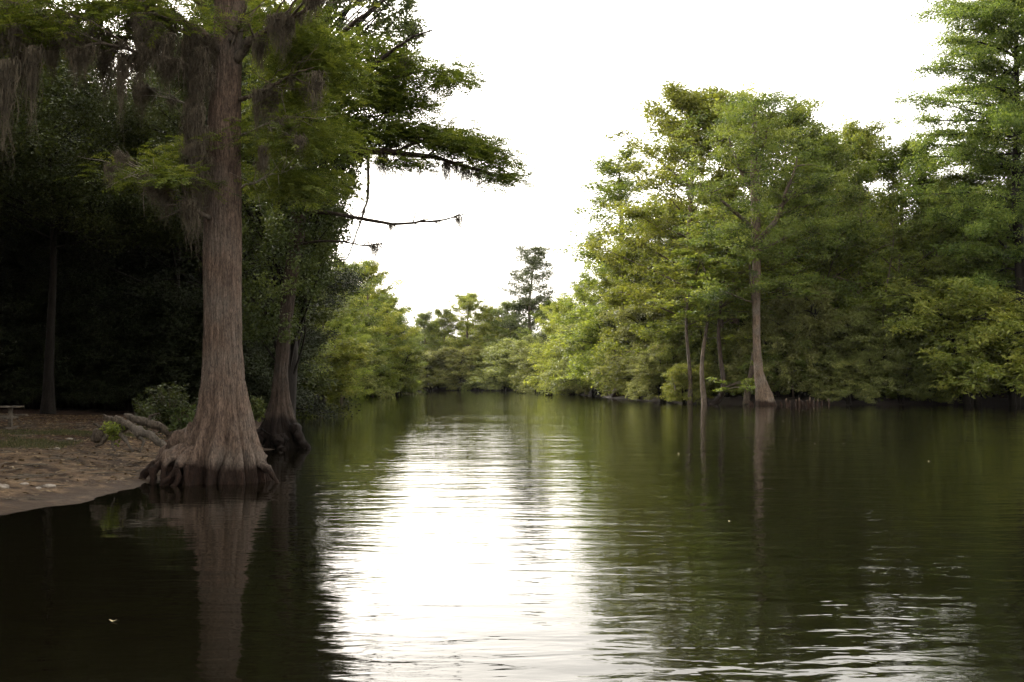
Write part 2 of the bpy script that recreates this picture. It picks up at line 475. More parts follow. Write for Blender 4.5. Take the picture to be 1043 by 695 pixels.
# ------------------------------------------------------------------ tree growing
def grow(H, r0, crown0, nlimb, length, elev, bend, sub, clumpf, lean=(0, 0), wig=.25, sides=8, flare=1.6, limb_r=.28, fork=None, az0=None):
    """one tree at the origin: returns trunk MB, limbs MB and a list of leaf centres with their branch direction"""
    tr, lm = MB(), MB()
    n = 16
    t = np.linspace(0, 1, n)
    ph = rng.uniform(0, 6.28, 4)
    tp = np.stack([lean[0] * t + wig * np.sin(3.1 * t * 2 + ph[0]) * t * 1.2, lean[1] * t + wig * np.sin(2.7 * t * 2 + ph[1]) * t * 1.2, H * t * .97 - .3 * (t == 0)], -1)
    tr_r = r0 * ((1 - t) ** .8 * .95 + .05) * (1 + (flare - 1) * np.exp(-t * H / 1.3))
    P2 = smooth_path(tp, 34); r2 = np.interp(np.linspace(0, 1, 34), t, tr_r)
    tube(tr, P2, r2, sides, .04)
    cs, ds = [], []
    az = rng.uniform(0, 6.28) if az0 is None else az0
    for i in range(nlimb):
        f = (i + rng.uniform(0, .9)) / nlimb
        s = crown0 + (1 - crown0) * f * .985
        b = np.array([np.interp(s, t, tp[:, k]) for k in range(3)])
        az += 2.4 + rng.normal(0, .35)
        Lb = length(f) * rng.uniform(.72, 1.2)
        e = elev(f) + rng.normal(0, .14)
        k = 7
        u = np.linspace(0, 1, k)
        pitch = e + bend * u
        step = Lb / (k - 1)
        wob = np.cumsum(rng.normal(0, .11, k))
        dx = np.cos(pitch) * np.cos(az + wob); dy = np.cos(pitch) * np.sin(az + wob); dz = np.sin(pitch)
        d = np.stack([dx, dy, dz], -1)
        pts = b + np.vstack([np.zeros(3), np.cumsum(d[:-1] * step, 0)])
        rb = max(.02, limb_r * np.interp(s, t, tr_r) * (.6 + .5 * (1 - f)) + .004 * Lb)
        tube(lm, pts, rb * (1 - u * .88), 5)
        for j in range(sub):
            uj = rng.uniform(.22, 1.0)
            q = np.array([np.interp(uj, u, pts[:, c]) for c in range(3)])
            dj = np.array([np.interp(uj, u, d[:, c]) for c in range(3)])
            side = norm(np.cross(dj, [0, 0, 1])) * (1 if j % 2 else -1)
            ls = Lb * rng.uniform(.22, .5) * (1.15 - .6 * uj)
            dd = norm(dj * .8 + side * rng.uniform(.4, 1.1) + np.array([0, 0, rng.normal(.08, .22)]))
            uu = np.linspace(0, 1, 4)[:, None]
            sp = q + dd * ls * uu + np.array([0, 0, bend * ls * .3]) * uu ** 2 + rng.normal(0, .05, (4, 3)) * uu * ls
            tube(lm, sp, rb * .34 * (1 - .8 * uu[:, 0]), 3, cap=False)
            for w in np.linspace(.35, 1, clumpf):
                cs.append(sp[0] + (np.array([np.interp(w, uu[:, 0], sp[:, c]) for c in range(3)]) - sp[0]))
                ds.append(dd)
        cs.append(pts[-1]); ds.append(d[-1])
        cs.append(pts[-2]); ds.append(d[-2])
    return tr, lm, np.array(cs), np.array(ds), tp


PROTO = {}


def proto(key, H, W, trunk, limbs, crown, bark, leaf):
    PROTO[key] = dict(H=H, W=W, parts=[('trunk', trunk.mesh('trunk', M[bark])), ('limbs', limbs.mesh('limbs', M[bark])), ('crown', crown.mesh('crown', M[leaf], False))])


def crown_extent(c):
    v = np.concatenate(c.v)
    return float(np.percentile(np.hypot(v[:, 0], v[:, 1]), 92)), float(v[:, 2].max())


def make_broad(key, H, leaf, bark='bark', crown0=.3, wide=.26, n=26, sub=6, L=.26, rc=.85, nl=34, e0=.25, e1=1.1):
    prof = lambda f: H * wide * (0.55 + .75 * math.sin(math.pi * min(1, .15 + f * .83)) - .25 * f)
    tr, lm, cs, ds, tp = grow(H, H * .0135, crown0, n, prof, lambda f: e0 + (e1 - e0) * f, -.25 + .1, sub, 3, wig=H * .012)
    c = MB()
    cs = cs + rng.normal(0, .25, cs.shape)
    clump(c, cs, nl, (rc, rc, rc * .62), L, L * .58, up=.45, tvar=.17)
    w, top = crown_extent(c)
    proto(key, top, w, tr, lm, c, bark, leaf)


def make_cypress(key, H, leaf, bark='bark', crown0=.3, wide=.2, n=34, sub=8, L=.34, nl=30, droop=-.15, top=.22, rc=.8):
    prof = lambda f: H * wide * (1.0 - (1 - top) * f ** 1.3) * (0.55 + .45 * min(1, f * 4))
    tr, lm, cs, ds, tp = grow(H, H * .014, crown0, n, prof, lambda f: .05 + .55 * f, .12, sub, 3, wig=H * .008, flare=2.4)
    c = MB()
    clump(c, cs + rng.normal(0, .3, cs.shape), nl + 10, (rc, rc, .38), L * .85, L * .3, up=.55, droop=.15, tvar=.22)
    w, tp_ = crown_extent(c)
    proto(key, tp_, w, tr, lm, c, bark, leaf)


def make_bank(key, H, leaf, n=16, sub=8, nl=36, L=.24, spread=.62, rc=.6, bark='bark_dark'):
    """many-stemmed bank shrub whose limbs arch out and droop to the water"""
    tr, lm, c = MB(), MB(), MB()
    cs = []
    for s in range(4):
        a = rng.uniform(0, 6.28); l = rng.uniform(.1, .3) * H
        p = smooth_path([(0.2 * math.cos(a), .2 * math.sin(a), -.4), (l * .4 * math.cos(a), l * .4 * math.sin(a), H * .35), (l * math.cos(a), l * math.sin(a), H * .8)], 9)
        tube(tr, p, np.linspace(.02 * H, .006 * H, 9), 6, .05)
        for i in range(n):
            f = rng.uniform(.12, 1)
            b = np.array([np.interp(f, np.linspace(0, 1, 9), p[:, k]) for k in range(3)])
            az = rng.uniform(0, 6.28)
            Lb = H * spread * rng.uniform(.5, 1.05) * (1.1 - .35 * f)
            u = np.linspace(0, 1, 7)
            pit = .75 - 1.55 * u + rng.normal(0, .15)
            d = np.stack([np.cos(pit) * math.cos(az), np.cos(pit) * math.sin(az), np.sin(pit)], -1)
            pts = b + np.vstack([np.zeros(3), np.cumsum(d[:-1] * Lb / 6, 0)])
            tube(lm, pts, .006 * H * (1 - .85 * u), 4, cap=False)
            for j in range(sub):
                uj = rng.uniform(.3, 1)
                q = np.array([np.interp(uj, u, pts[:, k]) for k in range(3)])
                cs.append(q + rng.normal(0, .32, 3) * H * .09)
    cs = np.array(cs); cs = cs[cs[:, 2] > .35]
    clump(c, cs, nl, (rc, rc, rc * .5), L, L * .4, up=.4, droop=.35, tvar=.17)
    w, top = crown_extent(c)
    proto(key, top, w, tr, lm, c, bark, leaf)


def make_pine(key, H):
    tr, lm, cs, ds, tp = grow(H, H * .013, .58, 24, lambda f: H * .17 * (1.1 - .65 * f) * (0.6 + .4 * min(1, 3 * f)), lambda f: .12 + .6 * f, .25, 5, 2, wig=.35)
    c = MB()
    clump(c, cs + rng.normal(0, .4, cs.shape), 56, (1.0, 1.0, .7), .42, .11, up=.15, tvar=.15)
    w, top = crown_extent(c)
    proto(key, top, w, tr, lm, c, 'bark', 'leaf_pine')


def make_slender(key, H, leaf, bark='bark_pale', lean=(0, 0)):
    tr, lm, cs, ds, tp = grow(H, .12, .42, 15, lambda f: H * .17 * (1.1 - .6 * f), lambda f: .2 + .5 * f, -.3, 5, 2, lean=lean, wig=.55, flare=1.5)
    c = MB()
    clump(c, cs, 26, (.55, .55, .22), .22, .12, up=.7, tvar=.18)
    w, top = crown_extent(c)
    proto(key, top, w, tr, lm, c, bark, leaf)


make_broad('broad_a', 24, 'leaf_broad', crown0=.16, n=36, sub=8, nl=44, L=.24)
make_broad('broad_b', 22, 'leaf_broad', crown0=.10, wide=.3, n=36, sub=8, nl=44, L=.24, e0=.1, e1=1.2)
make_broad('light_a', 26, 'leaf_light', bark='bark_pale', crown0=.24, wide=.23, n=36, sub=8, rc=.75, nl=44, L=.24, e0=.35, e1=1.2)
make_broad('light_b', 18, 'leaf_light', crown0=.06, wide=.32, n=34, sub=8, e0=.0, e1=1.1, rc=.75, nl=42, L=.24)
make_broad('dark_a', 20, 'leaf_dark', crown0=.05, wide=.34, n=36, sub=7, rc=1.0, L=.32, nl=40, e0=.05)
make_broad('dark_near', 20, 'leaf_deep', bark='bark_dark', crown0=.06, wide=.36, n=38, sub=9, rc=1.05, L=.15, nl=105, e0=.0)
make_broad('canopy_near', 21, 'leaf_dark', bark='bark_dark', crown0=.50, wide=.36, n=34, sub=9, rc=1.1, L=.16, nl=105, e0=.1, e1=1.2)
make_cypress('cypress_a', 28, 'leaf_cypress', crown0=.3)
make_cypress('cypress_b', 24, 'leaf_cypress', bark='bark_pale', crown0=.4, wide=.17, n=24, sub=6, nl=24)
make_bank('bank_a', 8, 'leaf_willow', n=20, nl=46)
make_bank('bank_b', 7, 'leaf_light', n=20, nl=46, L=.22)
make_bank('bank_c', 9, 'leaf_broad', n=20, nl=46, spread=.5)
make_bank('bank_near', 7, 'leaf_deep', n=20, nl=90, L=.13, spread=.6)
make_pine('pine', 30)
make_slender('slender_a', 14, 'leaf_light', bark='bark', lean=(1.5, .4))
make_slender('slender_b', 15, 'leaf_broad', bark='bark', lean=(-.6, .8))


def plant(key, name, x, y, H, label, cat='tree', group=None, wide=1.0, rot=None, z=None):
    p = PROTO[key]
    g = GZ(x, y) if z is None else z
    o = empty(name, (x, y, max(g, -.3) - .05))
    s = H / p['H']
    o.scale = (s * wide, s * wide, s)
    o.rotation_euler = (0, 0, random.uniform(0, 6.28) if rot is None else rot)
    tag(o, label, cat, group)
    for nm, me in p['parts']:
        c = bpy.data.objects.new(nm, me); COL.objects.link(c); c.parent = o
    return o


def plant_px(key, name, px, top, d, label, cat='tree', group=None, wide=1.0, rot=None, jx=0):
    x = (px - 521.5) / 1043 * d
    g = max(GZ(x, d), -.2)
    H = P(px, top, d)[2] - g
    return plant(key, name, x, d, H, label, cat, group, wide, rot)


# ------------------------------------------------------------------ right bank
RB = [
 # key, name, px, top, d, wide, label
 ('cypress_b', 'cypress_tree', 634, 150, 131, 1.5, 'open feathery cypress, its thin top alone against the sky left of the tall right-bank crowns'),
 ('light_a', 'broadleaf_tree', 703, 80, 107, 1.3, 'tall pale green broadleaf tree making the highest crown of the right bank'),
 ('light_a', 'broadleaf_tree', 748, 88, 106, 1.3, 'pale green tall tree rising close behind the white-footed cypress, left of its fork'),
 ('broad_a', 'broadleaf_tree', 800, 100, 105, 1.1, 'tall mid green tree directly behind the upper crown of the white-footed cypress'),
 ('broad_b', 'broadleaf_tree', 838, 124, 104, 1.0, 'rounded green tree at the right shoulder of the tall right-bank group'),
 ('light_a', 'broadleaf_tree', 876, 118, 109, 1.05, 'loose light-topped tree right of the tall group with sky gaps in its head'),
 ('broad_a', 'broadleaf_tree', 918, 136, 107, 1.2, 'broad dark green domed tree in the dip between tall group and big layered conifer'),
 ('broad_b', 'broadleaf_tree', 957, 172, 104, 1.0, 'lower green tree tucked just left of the big layered conifer'),
 ('broad_b', 'broadleaf_tree', 1000, 196, 101, 1.0, 'green broadleaf tree beneath the layered limbs of the big conifer'),
 ('light_b', 'broadleaf_tree', 686, 196, 114, 1.0, 'yellow green tree with low branches left of the tallest pale crown'),
 ('light_b', 'broadleaf_tree', 655, 236, 126, 1.15, 'round yellowish tree at the foot of the open feathery cypress'),
 ('light_b', 'broadleaf_tree', 622, 254, 141, 1.1, 'olive green round tree sloping down to the far reach of the right bank'),
 ('broad_b', 'broadleaf_tree', 597, 280, 152, 1.0, 'mid green tree stepping down toward the distant pine on the right bank'),
 ('light_b', 'broadleaf_tree', 575, 300, 168, 1.0, 'small olive tree where the right bank meets the far wood'),
 ('bank_a', 'bank_shrub', 560, 348, 176, 1.2, 'pale weeping shrub hanging to the water below the distant pine'),
 ('bank_b', 'bank_shrub', 584, 340, 163, 1.3, 'yellow green shrub drooping over the water, third along from the distant pine'),
 ('bank_a', 'bank_shrub', 607, 318, 148, 1.2, 'grey green arching shrub over a dark hollow on the right bank'),
 ('bank_b', 'bank_shrub', 634, 306, 132, 1.2, 'bushy yellow green shrub overhanging the bank below the open cypress'),
 ('bank_a', 'bank_shrub', 662, 300, 117, 1.1, 'tall pale bank shrub left of the bleached leaning stem'),
 ('bank_c', 'bank_shrub', 693, 322, 107, 1.0, 'dense green shrub behind the bleached leaning stem'),
 ('bank_b', 'bank_shrub', 992, 276, 92.5, 1.25, 'big bright yellow green bush bulging over the water at the right edge'),
 ('bank_b', 'bank_shrub', 1036, 290, 92, 1.2, 'bright green bush in the corner below the tall conifer trunk'),
 ('bank_c', 'bank_shrub', 935, 318, 96, 1.0, 'dark green low shrub left of the big bright bush'),
 ('bank_a', 'bank_shrub', 862, 308, 97, .9, 'airy dull green shrub above the right end of the cypress knees'),
 ('bank_a', 'bank_shrub', 822, 292, 97, .8, 'thin twiggy shrub growing over the cypress knees'),
 ('cypress_a', 'cypress_tree', 985, 168, 99, 1.3, 'feathery cypress filling the dip just left of the tall edge trunk'),
 ('cypress_a', 'cypress_tree', 1022, 150, 98, 1.3, 'feathery cypress standing in front of the tall edge trunk, half its height'),
 ('cypress_a', 'cypress_tree', 1070, 70, 99, 1.2, 'tall cypress mostly cut off by the right edge of the view'),
 ('bank_a', 'bank_shrub', 893, 352, 94.5, 1.2, 'shrub trailing into the water in the dark middle of the right bank'),
 ('bank_c', 'bank_shrub', 918, 362, 93.8, 1.2, 'low dark shrub trailing into the water left of the big bright bush'),
 ('bank_a', 'bank_shrub', 864, 362, 93.2, 1.1, 'low shrub trailing into the water right of the cypress knees'),
 ('bank_c', 'bank_shrub', 950, 372, 93.2, 1.2, 'lowest dark shrub at the foot of the big bright bush'),
 ('bank_b', 'bank_shrub', 696, 366, 99, 1.1, 'small leafy shrub over the water between the dead stem and slender stems'),
 ('bank_a', 'bank_shrub', 676, 356, 107, 1.2, 'pale shrub trailing into the water left of the leaning dead stem'),
 ('bank_c', 'bank_shrub', 650, 366, 118, 1.2, 'low shrub at the water left of the pale trailing shrub'),
 ('slender_a', 'slender_tree', 718, 240, 94.2, 1.7, 'slender brown stemmed tree just left of the white-footed cypress'),
 ('slender_b', 'slender_tree', 759, 205, 94.6, 1.7, 'straight pale trunk standing close behind the white-footed cypress'),
 ('slender_b', 'slender_tree', 702, 215, 97.5, 1.4, 'thin pale trunked tree in the shaded gap left of the cypress'),
 ('slender_a', 'slender_tree', 745, 170, 101, 1.0, 'tall thin pale stem showing through leaves above the curved stem'),
 ('slender_b', 'slender_tree', 693, 235, 110, 1.0, 'thin whitish trunk rising from the shrubs left of the shaded gap'),
 ('slender_a', 'slender_tree', 808, 300, 96, .9, 'small leaning tree with bare lower stem behind the knees'),
 ('slender_b', 'slender_tree', 905, 215, 95.6, 1.0, 'thin stem rising through the dark hollow left of the bright bush'),
]
for key, nm, px, top, d, w, lab in RB:
    plant_px(key, nm, px, top, d, lab, 'shrub' if 'shrub' in nm else 'tree', None, w)

for i in range(34):   # the wood that closes the gaps behind
    px = 560 + 520 * (i + random.random()) / 34
    d0 = np.interp(px, [560, 620, 690, 1043, 1100], [190, 146, 118, 108, 108]) + random.uniform(3, 18)
    top = np.interp(px, [560, 600, 640, 690, 850, 960, 1100], [318, 300, 270, 225, 185, 215, 190]) + random.uniform(-12, 40)
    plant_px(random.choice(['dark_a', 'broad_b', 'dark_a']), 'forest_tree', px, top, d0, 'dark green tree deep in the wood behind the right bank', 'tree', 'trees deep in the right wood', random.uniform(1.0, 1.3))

for i in range(34):
    px = 555 + 520 * (i + random.random()) / 34
    d = np.interp(px, [555, 570, 620, 700, 780, 1043, 1100], [184, 176, 137, 103, 94.3, 95.5, 95]) + random.uniform(.6, 4.5)
    x = (px - 521.5) / 1043 * d
    plant(random.choice(['bank_c', 'bank_c', 'bank_a']), 'undergrowth_shrub', x, d, random.uniform(4.5, 8.5), 'green shrub in the shaded undergrowth of the right bank', 'shrub', 'undergrowth shrubs of the right bank', 1.0)

# ------------------------------------------------------------------ far bank
FB = [
 ('broad_b', 416, 330, 237, 1.2, 'low rounded tree at the left end of the far bank'),
 ('broad_a', 432, 316, 240, 1.3, 'mid green tree second from the left along the far bank'),
 ('broad_b', 452, 312, 241, 1.2, 'full green tree left of the tallest far-bank broadleaf'),
 ('light_a', 477, 296, 240, 1.5, 'light green tree with the tallest broadleaf crown on the far bank'),
 ('light_b', 497, 308, 238, 1.0, 'yellow green tree right of the tallest far-bank broadleaf'),
 ('broad_a', 519, 304, 236, 1.3, 'green tree left of the pine on the far bank'),
 ('dark_a', 540, 300, 232, 1.1, 'dark dense tree at the foot of the pine'),
 ('broad_b', 562, 304, 222, 1.1, 'green tree right of the pine trunk'),
 ('light_b', 488, 345, 233, .9, 'small bright tree low on the far bank'),
]
for key, px, top, d, w, lab in FB:
    plant_px(key, 'broadleaf_tree', px, top, d, lab, 'tree', None, w)
plant_px('pine', 'pine_tree', 541, 248, 229, 'tall lone pine with a bare trunk standing above the far bank', 'tree', None, 1.45, 1.0)
for i in range(26):
    px = 400 + 165 * (i + random.random()) / 26; d = random.uniform(232, 236) if i % 2 else random.uniform(238, 246)
    plant('bank_c', 'undergrowth_shrub', (px - 521.5) / 1043 * d, d, random.uniform(4, 8), 'low green shrub in the shade along the far bank', 'shrub', 'undergrowth shrubs of the far bank', 1.3)
for px, top, d, key, lab in [(512, 345, 224, 'bank_a', 'silvery weeping shrub over the water left of the pine'), (532, 340, 218, 'bank_a', 'silvery weeping shrub directly below the pine'),
                             (464, 350, 231, 'bank_a', 'low shrub in the shade of the far bank'), (438, 352, 229, 'bank_a', 'low pale shrub at the left turn of the far bank'),
                             (548, 362, 214, 'bank_b', 'yellowish shrub at the water right below the pine')]:
    plant_px(key, 'bank_shrub', px, top, d, lab, 'shrub', None, 1.3)
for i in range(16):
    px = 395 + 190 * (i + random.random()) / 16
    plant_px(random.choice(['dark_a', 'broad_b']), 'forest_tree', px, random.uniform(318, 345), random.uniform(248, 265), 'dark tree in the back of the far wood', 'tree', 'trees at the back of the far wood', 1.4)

# ------------------------------------------------------------------ left bank, middle distance
LB = [
 ('broad_a', 393, 298, 160, 1.3, 'outermost tree of the left bank, its crown falling toward the bright gap'),
 ('light_a', 376, 262, 150, 1.35, 'pale topped tree, highest beside the bare hanging branches'),
 ('broad_a', 352, 258, 138, 1.2, 'mid green tree behind the drooping dead branch'),
 ('broad_b', 330, 268, 124, 1.1, 'full green tree right of the leaning dark cypress'),
 ('light_b', 348, 320, 118, 1.1, 'bright green low tree over the left cove'),
 ('light_b', 380, 330, 146, 1.0, 'yellow green low tree over the far end of the left cove'),
 ('broad_b', 310, 290, 106, 1.0, 'green tree close beside the leaning dark cypress trunk'),
]
for key, px, top, d, w, lab in LB:
    plant_px(key, 'broadleaf_tree', px, top, d, lab, 'tree', None, w)
for i in range(18):
    px = 300 + 108 * (i + random.random()) / 18; d = np.interp(px, [300, 340, 380, 410], [122, 146, 160, 166]) + random.uniform(0, 5)
    plant('bank_c', 'undergrowth_shrub', (px - 521.5) / 1043 * d, d, random.uniform(4.5, 8), 'low green shrub in the shade around the left cove', 'shrub', 'undergrowth shrubs of the left cove', 1.2)
for px, top, d, key, lab in [(402, 352, 157, 'bank_c', 'dark shrub at the tip of the left bank'), (378, 346, 148, 'bank_b', 'pale shrub drooping over the left cove'),
                             (350, 342, 131, 'bank_a', 'wide shrub low over the left cove'), (326, 335, 108, 'bank_b', 'feathery bright shrub right of the leaning dark cypress')]:
    plant_px(key, 'bank_shrub', px, top, d, lab, 'shrub', None, 1.25)
for i in range(14):
    px = 290 + 115 * (i + random.random()) / 14
    d = random.uniform(128, 150) + (px - 290) * .25
    plant_px(random.choice(['dark_a', 'broad_b']), 'forest_tree', px, random.uniform(285, 320) + max(0, px - 370) * .8, d + 12, 'dark green tree in the wood behind the left cove', 'tree', 'trees behind the left cove', 1.2)

# ------------------------------------------------------------------ dark wood on the left
def sd1(x, y): return float(river_sd(np.array([x]), np.array([y]))[0])


def pick(n, yr, xr, gap, ok):
    out = []
    for _ in range(6000):
        y = random.uniform(*yr); x = random.uniform(xr[0] * y, xr[1] * y) - 1
        if ok(x, y, sd1(x, y)) and all((x - a) ** 2 + (y - b) ** 2 > gap * gap for a, b in out): out.append((x, y))
        if len(out) >= n: break
    return out


front = [((50 - 521.5) / 1043 * 47, 47.0), (-22.5, 33.5), (-27, 42), (-12.3, 43.3), (-14.6, 50.5), (-28, 48), (-32, 53), (-23.5, 38), (-26, 30), (-30, 36), (-13.7, 48.2), (-18, 27.5)]
for x, y in front:
    plant('canopy_near', 'forest_tree', x, y, random.uniform(18.5, 22), 'dark trunked tree in the unlit wood behind the sandy bank, leafy only high up' if (x, y) != front[0] else 'straight dark trunk standing alone in the deep shade left of the massive cypress', 'tree', 'high crowned trees of the dark left wood' if (x, y) != front[0] else None, 1.1 if x < -15 else .8)
spots = pick(46, (55, 92), (-.64, -.2), 3.6, lambda x, y, d: d > 3)
for x, y in [(-17, 15.5), (-24, 17), (-20, 22.5), (-30, 20), (-29, 27), (-34, 33), (-38, 40), (-40, 50), (-38, 12), (-27, 9)]:   # unseen trees added beside the camera to shade the left bank
    plant('canopy_near' if y < 25 else 'dark_near', 'forest_tree', x, y, random.uniform(18, 22), 'unseen tree added left of the view to shade the bank', 'tree', 'trees in the dark left wood', 1.1)
for x, y in [(-8, -9), (-18, -7), (-27, -12), (-13, -18), (-1, -15)]:  # trees added out of view to block light from behind the camera
    plant('dark_near', 'forest_tree', x, y, random.uniform(17, 21), 'unseen tree added left of the view to shade the bank', 'tree', 'trees in the dark left wood', 1.0)
for px, d, H, k in [(278, 66, 17, 'dark_a'), (262, 84, 19, 'broad_b'), (290, 92, 17, 'broad_b'), (240, 70, 20, 'dark_a'), (300, 118, 17, 'broad_b'), (272, 110, 20, 'dark_a')]:
    plant(k, 'forest_tree', (px - 521.5) / 1043 * d - 1.5, d, H, 'green tree on the left bank hidden mostly behind the two cypresses', 'tree', 'trees behind the two left cypresses', 1.1)
for px, d in [(258, 60), (280, 75), (270, 90), (296, 104), (306, 122), (240, 55)]:
    plant('bank_near' if d < 95 else 'bank_c', 'undergrowth_shrub', (px - 521.5) / 1043 * d - 1, d, random.uniform(5, 7), 'green shrub at the water behind the leaning cypress', 'shrub', 'shrubs behind the leaning cypress', 1.2)
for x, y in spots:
    plant('dark_near', 'forest_tree', x, y, random.uniform(17, 24), 'unseen tree added left of the view to shade the bank', 'tree', 'trees in the dark left wood', random.uniform(.9, 1.15))
for i in range(26):
    y = random.uniform(51, 60); x = -.56 * y + (.36 * y) * (i + random.random()) / 26 - 1.5
    if float(river_sd(np.array([x]), np.array([y]))[0]) < 2: continue
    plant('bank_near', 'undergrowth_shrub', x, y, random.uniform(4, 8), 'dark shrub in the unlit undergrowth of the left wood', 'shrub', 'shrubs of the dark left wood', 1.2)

# ------------------------------------------------------------------ fluted cypress trunks
def fluted_trunk(prof, d, ztop, zlo=-.6, nth=150, nz=210, flutes=11, seed=1, amp=.20, hfl=1.9, rtop=.28, ridge=.06):
    """prof: (py, left px, right px) silhouette of the trunk seen at distance d; origin on the axis at z = 0"""
    zz, cc, hw = [], [], []
    for py, l, r in prof:
        a, b = P(l, py, d), P(r, py, d)
        zz.append(a[2]); cc.append((a[0] + b[0]) / 2); hw.append((b[0] - a[0]) / 2)
    o = np.argsort(zz); zz, cc, hw = np.array(zz)[o], np.array(cc)[o], np.array(hw)[o]
    x0 = cc[0]
    zs = np.concatenate([np.linspace(zlo, 3, int(nz * .55)), np.linspace(3, zz[-1], int(nz * .45))[1:], np.linspace(zz[-1], ztop, 14)[1:]])
    C = np.interp(zs, zz, cc) - x0; Hw = np.interp(zs, zz, hw)
    k = np.ones(9) / 9
    C = np.convolve(np.pad(C, 4, 'edge'), k, 'valid'); Hw = np.convolve(np.pad(Hw, 4, 'edge'), k, 'valid')
    up = zs > zz[-1]
    Hw[up] = np.interp(zs[up], [zz[-1], ztop], [hw[-1], rtop])
    th = np.linspace(0, 2 * np.pi, nth, endpoint=False)
    TH, ZZ = np.meshgrid(th, zs)
    warp = .35 * vnoise(np.cos(TH) * 1.5 + 5, np.sin(TH) * 1.5, ZZ * .5, seed) + .10 * vnoise(np.cos(TH) * 4, np.sin(TH) * 4, ZZ * 1.5, seed + 1)
    ph = flutes * (TH + warp) / 1.0
    fl = np.abs(np.sin(ph / 2 * 1.0))           # 0 in the creases, 1 on the lobes
    fl2 = np.abs(np.sin(ph * .5 * 2 + 1.3))
    g = np.exp(-np.clip(ZZ, 0, 99) / hfl)
    var = 1 + .14 * g * vnoise(np.cos(TH) * 2.2, np.sin(TH) * 2.2, 0, seed + 3)
    rr = 1 + amp * .12 * g - amp * g * (1 - fl ** .62) - amp * .3 * g * (1 - fl2 ** .5)
    bk = np.abs(np.sin(TH * 21 + 3.6 * vnoise(np.cos(TH) * 3, np.sin(TH) * 3, ZZ * .8, seed + 5) + .8 * vnoise(np.cos(TH) * 9, np.sin(TH) * 9, ZZ * 3, seed + 15))) ** .6 * (.75 + .5 * vnoise(TH * 6, ZZ * 1.6, 0, seed + 16))
    bk2 = vnoise(TH * 14, ZZ * 2.0, 0, seed + 6)
    RR = Hw[:, None] * rr * var * (1 + ridge * (bk - .6) + ridge * .5 * bk2 + .02 * vnoise(np.cos(TH) * 2, np.sin(TH) * 2, ZZ * 1.1, seed + 9))
    V = np.stack([C[:, None] + RR * np.cos(TH), RR * np.sin(TH) * .95, ZZ], -1)
    n = len(zs)
    i = np.arange(n - 1)[:, None] * nth; j = np.arange(nth)[None]; j2 = (j + 1) % nth
    mb = MB().add(V, np.stack([i + j, i + j2, i + nth + j2, i + nth + j], -1).reshape(-1, 4))
    return mb, x0, (zs, C, Hw)


# --- the big cypress at the water's edge
HD = 22.6
prof = [(0, 219, 249), (50, 217, 246), (100, 214, 245), (150, 211, 245), (200, 208.5, 245.5), (260, 207.5, 245), (310, 208, 245), (350, 208, 246), (385, 206, 248.5),
        (410, 203, 253), (425, 200.5, 257), (440, 195, 260.5), (455, 187, 265), (465, 181, 268.5), (480, 175, 272), (492, 171, 275), (505, 168, 277)]
mb, hx, HP = fluted_trunk(prof, HD, 25, flutes=14, seed=11, amp=.52, hfl=1.25, nth=220, nz=300)
hero = empty('bald_cypress', (hx, HD, 0))
tag(hero, 'massive bald cypress with a flared fluted base standing at the sandy water edge', 'tree')
mb.build('trunk', M['bark_hero'], hero)


def local(pts, root):
    return np.asarray(pts, float) - np.array(root.location)


# spreading roots round the foot
def root_tube(root, pts, r, mat, name='root', sides=9):
    m_ = MB(); n = 22; p = smooth_path(pts, n)
    wv = rng.normal(0, 1, p.shape); wv = (wv + np.roll(wv, 1, 0) + np.roll(wv, -1, 0)) / 3
    rr = np.interp(np.linspace(0, 1, n), np.linspace(0, 1, len(r)), r)
    p = p + wv * (rr * .38)[:, None]
    kn = rng.normal(0, 1, n); kn = (kn + np.roll(kn, 1)) / 2
    tube(m_, p, rr * (1 + .22 * kn), 12, .20)
    return m_.build(name, mat, root)


for pts, r in [
    ([(206, 446, 22.6), (190, 457, 22.35), (174, 466, 22.1), (161, 475, 21.95), (156, 486, 21.85), (158, 503, 21.8)], [.30, .23, .15, .11, .08, .05]),
    ([(196, 458, 22.2), (178, 467, 21.95), (168, 477, 21.8), (166, 488, 21.7), (170, 496, 21.65), (168, 504, 21.6)], [.2, .12, .07, .055, .06, .03]),
    ([(200, 460, 22.2), (186, 468, 21.85), (180, 478, 21.65), (183, 487, 21.6), (176, 496, 21.5), (170, 504, 21.45)], [.2, .11, .065, .06, .05, .035]),
    ([(206, 462, 22.2), (195, 471, 21.85), (190, 481, 21.65), (192, 503, 21.5)], [.18, .10, .06, .045]),
    ([(184, 468, 22.0), (178, 478, 21.7), (173, 486, 21.6), (166, 491, 21.5), (161, 503, 21.5)], [.09, .05, .05, .04, .03]),
    ([(200, 441, 22.9), (181, 455, 22.9), (164, 466, 22.8), (152, 477, 22.7), (144, 489, 22.6), (140, 500, 22.5)], [.26, .20, .14, .10, .07, .04]),
    ([(252, 452, 22.6), (265, 469, 22.3), (275, 481, 22.15), (282, 490, 22.1), (287, 499, 22.05)], [.22, .12, .07, .04, .02]),
]:
    root_tube(hero, local([P(*p) for p in pts], hero), r, M['bark_hero'])

